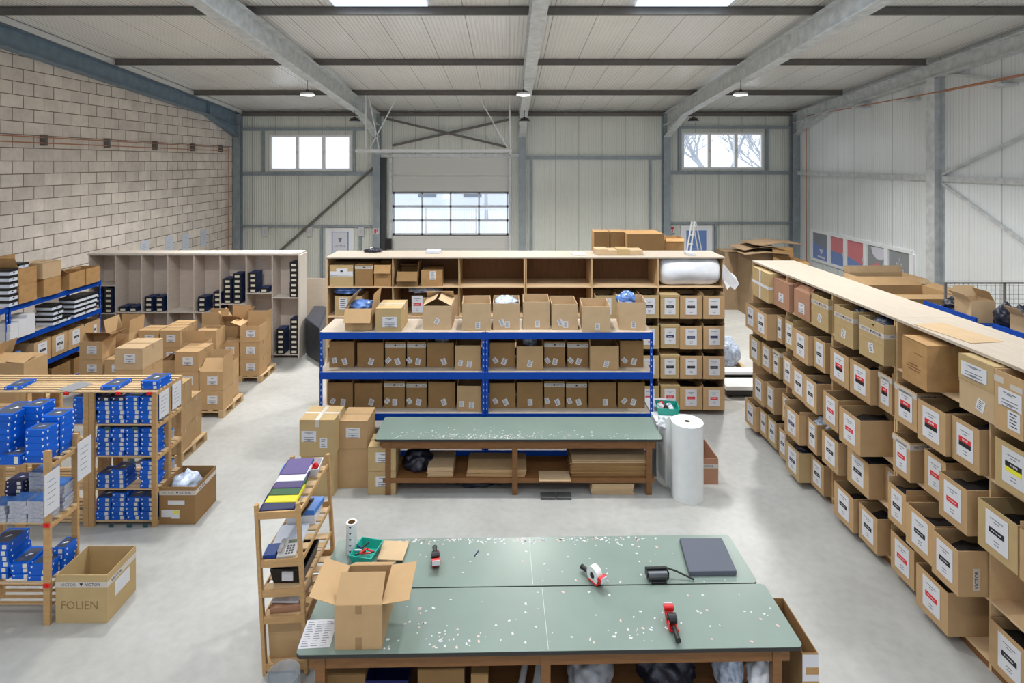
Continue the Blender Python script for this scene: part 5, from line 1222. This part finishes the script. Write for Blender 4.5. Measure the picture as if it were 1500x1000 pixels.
for k in range(2): tag(MB().box(-.11, .11, 0, .15, 0, .03).build('grey_tile', mat('dark_grey_tile', (82, 82, 82), .8), None, (PX(803 + 23 * k, 8.35), 8.3, 0.001)), 'flat grey tile on the floor under the far table, %s' % ['left', 'right'][k], 'tile', 'grey tiles under the far table')
# cartons left of the far table
def fc(px0, px1, D, z0, z1, lb, d=.5, **kw): x0, x1 = PX(px0, D), PX(px1, D); return carton((x0 + x1) / 2, D, z0 + .001, x1 - x0, d, z1 - z0, 0, lb, 'cartons left of the far table', **kw)
fc(441, 489, 8.4, 0, .6, 'lower carton at the left end of the group beside the far table', closed=True, m=CARDY)
o = fc(438.5, 490, 8.38, .602, 1.14, 'upper carton crossed with white tape and two labels beside the far table', closed=True, m=CARDY, tape='w'); put_label(o, 'ink', -.12, .3, .22, .16); sticker(o, .1, .2, 0, 1.2)
MB().box(-.03, .03, 0, .5, .545, .547).box(-.03, .03, -.002, 0, .44, .547).build('packing_tape', TAPEW, o)
fc(491.5, 539, 8.6, 0, .6, 'plain lower carton in the middle of the group beside the far table', closed=True, m=CARD)
o = fc(496.5, 538, 8.6, .602, 1.02, 'upper reddish carton with one label in the middle of the group', closed=True, m=CARDK if 0 else CARD, lab=('ink', .22, .15, 0, .25))
fc(539, 579.5, 8.43, 0, .355, 'small labelled carton touching the far table, lower', closed=True, m=CARDY, d=.42, lab=('ink', .22, .15, .02, .2)); fc(539, 579.5, 8.43, .362, .715, 'small labelled carton touching the far table, upper', closed=True, m=CARDY, d=.42, lab=('ink', .22, .15, .02, .2))
# bubble wrap and stand right of the far table
o = empty('bubble_wrap_roll', (2.68, 8.4, 0), 0, 'tall standing roll of white bubble wrap right of the far table', 'roll')
MB().ring((0, 0, .002), .232, .04, 1.12, n=48, mi=0, mi2=1).build('wrap', [FILM, CARDD], o)
mb = MB(); prev = None
for k in range(14):
    u = k / 13; x = -.21 - .1 * u; yv_ = .12 + .34 * u + .03 * math.sin(u * 9); mb.v += [(x, yv_, .02 + .1 * u), (x, yv_, 1.1 - .12 * u + .02 * math.sin(u * 14)), (x + .008, yv_ + .008, 1.1 - .12 * u + .02 * math.sin(u * 14)), (x + .008, yv_ + .008, .02 + .1 * u)]
for k in range(13):
    a, c = 4 * k, 4 * k + 4; mb.f += [(a, c, c + 1, a + 1), (a + 1, c + 1, c + 2, a + 2), (a + 2, c + 2, c + 3, a + 3)]; mb.m += [0] * 3
mb.build('loose_end', FILM, o)
o = MB().box(-.2, .2, 0, .9, 0, .88).build('white_cabinet', PAPER, None, (2.62 - .07, 9.0 - .1, .001), R(0)); tag(o, 'narrow white cabinet between the far table and the bubble wrap roll', 'cabinet')
o = tray(PX(974, 9.3), 9.1, .884, .36, .34, .11, TEAL, 'teal plastic basket on the white cabinet right of the blue rack', R(-8), 'plastic_basket', 'basket')
for k, (m_, dx, dy) in enumerate(((PAPER, -.08, .2), (RED, -.05, .27), (BLK, .0, .1), (CBAG, .07, .2), (PAPER, .06, .1))):
    blob('small_tool', PX(974, 9.3) + dx, 9.1 + dy, .9, .06, .05, .07, m_, 'small %s item in the teal basket by the blue rack, %s' % ({0: 'white', 1: 'red', 2: 'black', 3: 'clear', 4: 'white front'}[k], ORD[k]), 'tool', 90 + k, 'items in the teal basket', sub=3)
blob('plastic_wrap', 2.5, 8.75, .882, .16, .12, .08, FOIL, 'loose white wrap behind the bubble wrap roll', 'plastic wrap', 95)
carton(2.98, 8.7, .001, .56, .6, .4, 0, 'open low pinkish carton on the floor right of the bubble wrap roll', m=CARDK, band=.7, jit=0)

# ================================================================== pine cart with stationery
lean = R(-3.0)
ls = empty('pine_rack', (-2.395, 5.45, 0), 0, 'narrow pine rack of stationery standing at the left end of the near tables', 'rack', None, rot=(0, lean, 0))
W_, Dd, Ht = .44, .95, 1.64
for x in (0, W_ - .035):
    for y in (0, Dd - .045): MB().box(x, x + .035, y, y + .045, 0, Ht + .02).build('post', PINE, ls)
for z in (.07, .53, .79, 1.08, 1.55):
    MB().box(.036, W_ - .036, .004, .022, z - .03, z + .04).build('front_rail', PINE, ls)
    for x in (.008, W_ - .022): MB().box(x, x + .014, .046, Dd - .046, z - .02, z + .015).build('side_rail', PINE, ls)
    mb = MB()
    for k in range(6): mb.box(.022, W_ - .022, .05 + k * .145, .14 + k * .145, z, z + .012)
    mb.build('slatted_shelf', PINEL, ls)
for z in (.53, 1.08): MB().box(.036, W_ - .036, Dd - .022, Dd - .004, z - .03, z + .04).build('rear_rail', PINE, ls)
bpy.context.view_layer.update()
def onS(x, y, z): return ls.matrix_world @ Vector((x, y, z))
cols_ = [('navy', (20, 28, 74)), ('yellow', (206, 196, 34)), ('green', (44, 84, 46)), ('purple', (66, 54, 98)), ('white', (214, 212, 216)), ('purple', (86, 72, 122))]
names_ = ['navy padded envelope lowest at the front', 'yellow padded envelope', 'green padded envelope', 'dark purple padded envelope', 'white padded envelope', 'light purple padded envelope farthest back']
for k, (nm, c) in enumerate(cols_):
    p = onS(.2, .03 + k * .085, 1.575 + .022 * k); w = .36 - .01 * k; d = .24
    mb = MB(); mb.add([(-w / 2, 0, 0), (w / 2, 0, 0), (w / 2, d, .02), (-w / 2, d, .02), (-w / 2 + .03, 0, .022), (w / 2 - .01, 0, .024), (w / 2 - .01, d, .05), (-w / 2 + .03, d, .05)], [(3, 2, 1, 0), (4, 5, 6, 7), (0, 1, 5, 4), (1, 2, 6, 5), (2, 3, 7, 6), (3, 0, 4, 7)])
    o = mb.build('padded_envelope', mat('envelope_%s_%d' % (nm, k), c, .55, var=.06), None, p, (R(4), lean, R(random.uniform(-4, 4))), bevel=.006); tag(o, names_[k] + ' on the stationery rack top', 'envelope', 'padded envelopes on the stationery rack')
p = onS(.1, .6, 1.57); o = MB().box(-.09, .13, 0, .16, 0, .09).build('blue_carton', mat('sky_blue_box', (30, 110, 190), .4), None, p, (0, lean, .1)); tag(o, 'small blue carton behind the envelopes on the stationery rack', 'box')
p = onS(.26, .62, 1.566); o = tray(p.x, p.y, p.z, .3, .25, .09, PAPER, 'white plastic basket with red clips at the rear of the stationery rack top', .1, 'plastic_basket', 'basket')
for k in range(4): blob('red_clip', p.x - .07 + .05 * k, p.y + .1 + .03 * (k % 2), p.z + .04, .035, .03, .04, RED if k else BLUE, '%s plastic clip in the white basket, %s' % ('red' if k else 'blue', ORD[k]), 'clip', 100 + k, 'clips in the white basket', sub=2)
def slab(x, y, z, w, d, h, m, name, lb, cat, rz=0, grp=None, bv=.003):
    p = onS(x, y, z); o = MB().box(-w / 2, w / 2, 0, d, 0, h).build(name, m, None, p, (0, lean, R(rz)), bevel=bv); return tag(o, lb, cat, grp)
slab(.2, .25, 1.093, .3, .3, .03, PAPERB, 'magazine', 'blue and white brochure pile on the second shelf of the stationery rack', 'magazine', 6)
slab(.2, .3, 1.35, .3, .3, .02, BLK, 'flat_tray', 'black flat tray below the rack top', 'tray', -4)
slab(.2, .31, 1.371, .26, .2, .03, CARDO, 'small_carton', 'small brown carton on the black flat tray', 'box', -4)
slab(.22, .56, 1.093, .3, .3, .1, PAPER, 'paper_stack', 'white paper stack at the rear of the second shelf of the stationery rack', 'paper', 3)
slab(.24, .58, 1.194, .26, .26, .05, mat('brochure_blue', (60, 120, 200), .4), 'brochure_stack', 'blue brochures on the white paper stack', 'brochure', -6)
slab(.1, .05, 1.093, .12, .17, .05, mat('brochure_navy', (40, 70, 140), .4), 'brochure_box', 'navy brochures left of the desk phone', 'brochure', 5)
# desk phone
p = onS(.26, .06, 1.093); o = empty('desk_phone', p, 0, 'grey desk telephone on the second shelf of the stationery rack', 'telephone', None, rot=(0, lean, R(6)))
MB().add([(-.09, 0, 0), (.09, 0, 0), (.09, .2, 0), (-.09, .2, 0), (-.09, 0, .025), (.09, 0, .025), (.09, .2, .07), (-.09, .2, .07)], [(3, 2, 1, 0), (4, 5, 6, 7), (0, 1, 5, 4), (1, 2, 6, 5), (2, 3, 7, 6), (3, 0, 4, 7)]).build('phone_body', mat('phone_grey', (196, 194, 190), .5), o, bevel=.006)
MB().box(-.085, -.04, .01, .19, .05, .085).build('handset', mat('phone_grey2', (170, 170, 170), .5), o, bevel=.012)
mb = MB()
for i in range(4):
    for j in range(3): mb.box(-.01 + j * .026, .008 + j * .026, .02 + i * .026, .038 + i * .026, .03 + .006 * i, .036 + .006 * i)
mb.build('keypad', DGRY, o); MB().box(-.01, .07, .14, .18, .055, .066).build('display', mat('lcd', (110, 124, 112), .3), o)
p = onS(.24, .1, .805); o = tray(p.x, p.y, p.z, .34, .45, .15, BLK, 'black plastic basket on the middle shelf of the stationery rack', 0, 'plastic_basket', 'basket'); MB().box(-.05, .06, -.003, .01, .04, .13).build('label', PAPER, o)
slab(.22, .08, .545, .3, .4, .06, CARDK, 'document_pile', 'low pile of reddish folders on the fourth shelf of the stationery rack', 'documents', 4); slab(.2, .12, .608, .28, .3, .02, PAPER, 'paper_pile', 'white papers on the reddish folders', 'paper', -5)
slab(.2, .1, .083, .34, .6, .38, CARD, 'cardboard_box', 'cardboard box on the lowest shelf of the stationery rack', 'box', 0)
# clear plastic bag / bin on the floor at the rack foot
x, y = PX(418, 5.2), 5.15
o = MB().ring((0, 0, 0), .15, .145, .3, n=28).build('clear_bin', CLEAR, None, (x - .0, y, .002), 0); tag(o, 'clear plastic bin liner standing on the floor at the foot of the stationery rack', 'bin')
MB().cyl((0, 0, .001), (0, 0, .005), .144, n=28).build('base', CLEAR, o)

# ================================================================== far right and behind
def gay(x0, x1, y0, y1, h, lb, m=CARDD, **kw): return carton((x0 + x1) / 2, y0, .001, x1 - x0, y1 - y0, h, 0, lb, 'large cartons in the far right corner', m=m, jit=1, **kw)
D = 16.0
gay(PX(1075, 21.0), PX(1099, 21.0), 21.0, 21.6, 1.08, 'brown carton standing beyond the aisle between the shelvings', closed=True)
gay(PX(1062, 19), PX(1098, 19), 19, 19.9, 1.95, 'large carton against the back wall right of the back shelving', m=CARDG, closed=True)
gay(PX(1100, 18), PX(1150, 18), 18, 19, 2.1, 'large carton under the flattened sheets in the far right corner', closed=True, m=CARDG)
gay(PX(1150, 17), PX(1182, 17), 17, 17.8, 2.0, 'carton with open lid beside the flattened sheets in the far corner', flaps={'f': 100, 'b': 10}, flen=.3)
for k, (a, c, z, tl_) in enumerate(((1085, 1150, 2.15, 6), (1100, 1165, 2.3, -7), (1110, 1178, 2.42, 4), (1088, 1140, 2.27, 9))):
    x0, x1 = PX(a, 18), PX(c, 18); o = MB().box(-(x1 - x0) / 2, 0, 0, 1.0, 0, .02).build('flattened_box', CARDG, None, ((x0 + x1) / 2, 17.7 + .1 * k, z), (0, R(-tl_), R(k * 3)))
    MB().box(0, (x1 - x0) / 2, 0, 1.0, 0, .02).build('folded_panel', CARDG, o, rot=(0, R(abs(tl_) + 5), 0)); tag(o, 'flattened cardboard box heaped in the far right corner, %s up' % ORD[k], 'cardboard', 'flattened boxes in the far corner')
for k in range(4): gay(PX(1095, 17.3) + .05 * k, PX(1118, 17.3) + .04 * k, 17.3, 17.6, .01, 'x') if 0 else None
gay(9.95, 11.7, 15.6, 16.6, 1.75, 'very large open carton against the right wall under the printed windows', m=CARDP, flaps={'b': 15, 'f': 120}, flen=.2)
gay(9.3, 11.3, 14.2, 15.3, 1.65, 'wide sagging carton before the right wall column', m=CARD, flaps={'f': 95, 'b': 60, 'r': 80}, flen=.35)
blob('plastic_wrap', 9.2, 13.9, 1.5, .5, .3, .15, CBAG, 'clear wrap heaped on the wide carton by the right wall', 'plastic wrap', 111) if 0 else None
# rack behind the right shelving with bins and bags
r5 = dup(r1, (8.5, 11.6, 0), R(-90), 'blue metal rack behind the right plywood shelving, carrying bins and bags'); r5['group'] = 'blue racks behind the right shelving'
r5.scale = (1, 1, .93)
for ch in r5.children: ch.scale = (.95, 1, 1)
for k, (y1, y0) in enumerate(((11.35, 10.1), (9.75, 9.05))):
    o = MB().box(8.42, 8.46, y0, y1, 2.055, 2.2).box(8.46, 9.0, y0, y1, 2.052, 2.07).build('blue_bin', BLUE); tag(o, 'long blue bin front with white tags behind the right shelving, %s' % ['farther', 'nearer'][k], 'bin', 'blue bins behind the right shelving')
    mb = MB()
    for q in range(5): mb.box(8.415, 8.42, y0 + .1 + q * (y1 - y0) / 5, y0 + .1 + q * (y1 - y0) / 5 + .08, 2.06, 2.12)
    mb.build('tag', PAPER, o)
carton(8.65, 10.2, 2.075, .42, .4, .4, 0, 'open brown box with flaps up behind the blue bins on the right', m=CARDP, flaps={'l': 50, 'b': 20, 'r': -30}, flen=.2)
carton(8.85, 9.3, 2.075, .5, .3, .34, 0, 'brown box at the right picture edge behind the blue bin', m=CARDP, flaps={'l': 40}, flen=.2)
blob('black_bag', 8.85, 10.95, 2.08, .3, .25, .2, NBAG, 'black bag lying behind the farther blue bin', 'bag', 121)
blob('black_backpack', 8.75, 9.85, 2.08, .2, .14, .28, NBAG, 'black backpack between the two brown boxes on the right', 'backpack', 122)
blob('black_strap_bag', 9.15, 9.9, 2.06, .2, .15, .26, NBAG, 'black sports bag with strap at the right picture edge', 'bag', 123)
# wire cage
cg = empty('wire_cage', (9.6, 12.3, 0), 0, 'tall wire mesh cage behind the racks at the right', 'cage')
mb = MB(); w_ = 2.6; h_ = 2.35
for k in range(27): mb.box(k * .1 - .003, k * .1 + .003, -.003, .003, .1, h_)
for k in range(24): mb.box(0, w_, -.003, .003, .1 + k * .1 - .003, .1 + k * .1 + .003)
mb.build('mesh_panel', STEELD, cg)
for x in (0, 1.3, w_): MB().box(x - .02, x + .02, -.02, .02, 0, h_ + .02).build('post', STEELD, cg)
mb = MB().box(-.0, w_, -.02, .02, h_ - .01, h_ + .02).build('top_rail', STEELD, cg)
# behind the back shelving
for k, (a, c, y0, lb) in enumerate(((870, 893, 340, 'left'), (894, 915, 340, 'right'))):
    D = 15.5; carton((PX(a, D) + PX(c, D)) / 2, D, .001, PX(c, D) - PX(a, D) - .01, .5, PZ(y0, D), 0, 'tall brown carton behind the back shelving, %s of the pair' % lb, 'tall cartons behind the back shelving', m=CARDD, closed=True)
D = 15.2; gay(PX(919, D), PX(973, D), D, D + .9, PZ(343, D), 'wide brown carton behind the back shelving beside the right door', closed=True, m=CARDD)
D = 16; gay(PX(975, D), PX(1002, D), D, D + .6, PZ(349, D), 'dark brown open carton behind the back shelving near the ladder', m=CARDO, flaps={'f': 150}, flen=.1)
# step ladder
D = 20; lx0, lx1, ltx = PX(1006, D), PX(1036, D), PX(1018, D)
ld = empty('step_ladder', (0, D, 0), 0, 'aluminium step ladder standing in front of the blue glass door', 'ladder'); zt_ = PZ(326, D)
for dx in (-.0, .18):
    MB().bar((lx0 - .3 + dx, 0, .0), (ltx + dx * .6, .35, zt_), .05, .025).build('stile', WMET, ld)
for dx in (.0, .18): MB().bar((lx1 + .3 + dx, .9, .0), (ltx + .05 + dx * .6, .4, zt_), .04, .02).build('rear_stile', WMET, ld)
for k in range(9):
    u = (k + .5) / 9; x = lx0 - .3 + (ltx - lx0 + .3) * u; MB().box(x, x + .17, .35 * u - .03, .35 * u + .05, zt_ * u - .012, zt_ * u + .012).build('step', WMET, ld)
# door operator box left of the sectional door
D = 23.6; o = MB().box(PX(564, D), PX(573, D), D, D + .2, PZ(365, D), PZ(350, D)).build('door_control_box', BLK); tag(o, 'small black door control box left of the sectional door', 'control box')
# pallet with wrapped goods in the aisle gap
qq = dup([o for o in bpy.data.objects if o.name == 'pallet'][0], (8.55, 18.9, 0), .2, 'empty pallet on the floor in the far right corner beyond the right shelving')
pp = dup([o for o in bpy.data.objects if o.name == 'pallet'][0], (5.15, 13.2, 0), 0, 'low pallet beyond the end of the back shelving')
blob('wrapped_goods', 5.2, 13.6, .146, .36, .38, .42, CBAG, 'shrink-wrapped grey goods on the pallet beyond the back shelving', 'goods', 131)
o = empty('pallet_truck', (PX(1064, 11.9), 11.9, 0), 0, 'low black and white flat trolley beyond the far end of the right shelving', 'trolley')
MB().box(0, .9, 0, .5, .16, .24).build('deck', WMET, o); MB().box(0, .9, 0, .5, .05, .15).build('chassis', BLK, o)
MB().box(0, .9, .52, .8, .3, .36).build('rear_deck', WMET, o); MB().box(0, .9, .55, .8, .1, .29).build('rear_chassis', BLK, o)
for x in (.1, .8):
    for y in (.06, .74): MB().cyl((x - .02, y, .04), (x + .02, y, .04), .04, n=14).build('wheel', BLK, o)
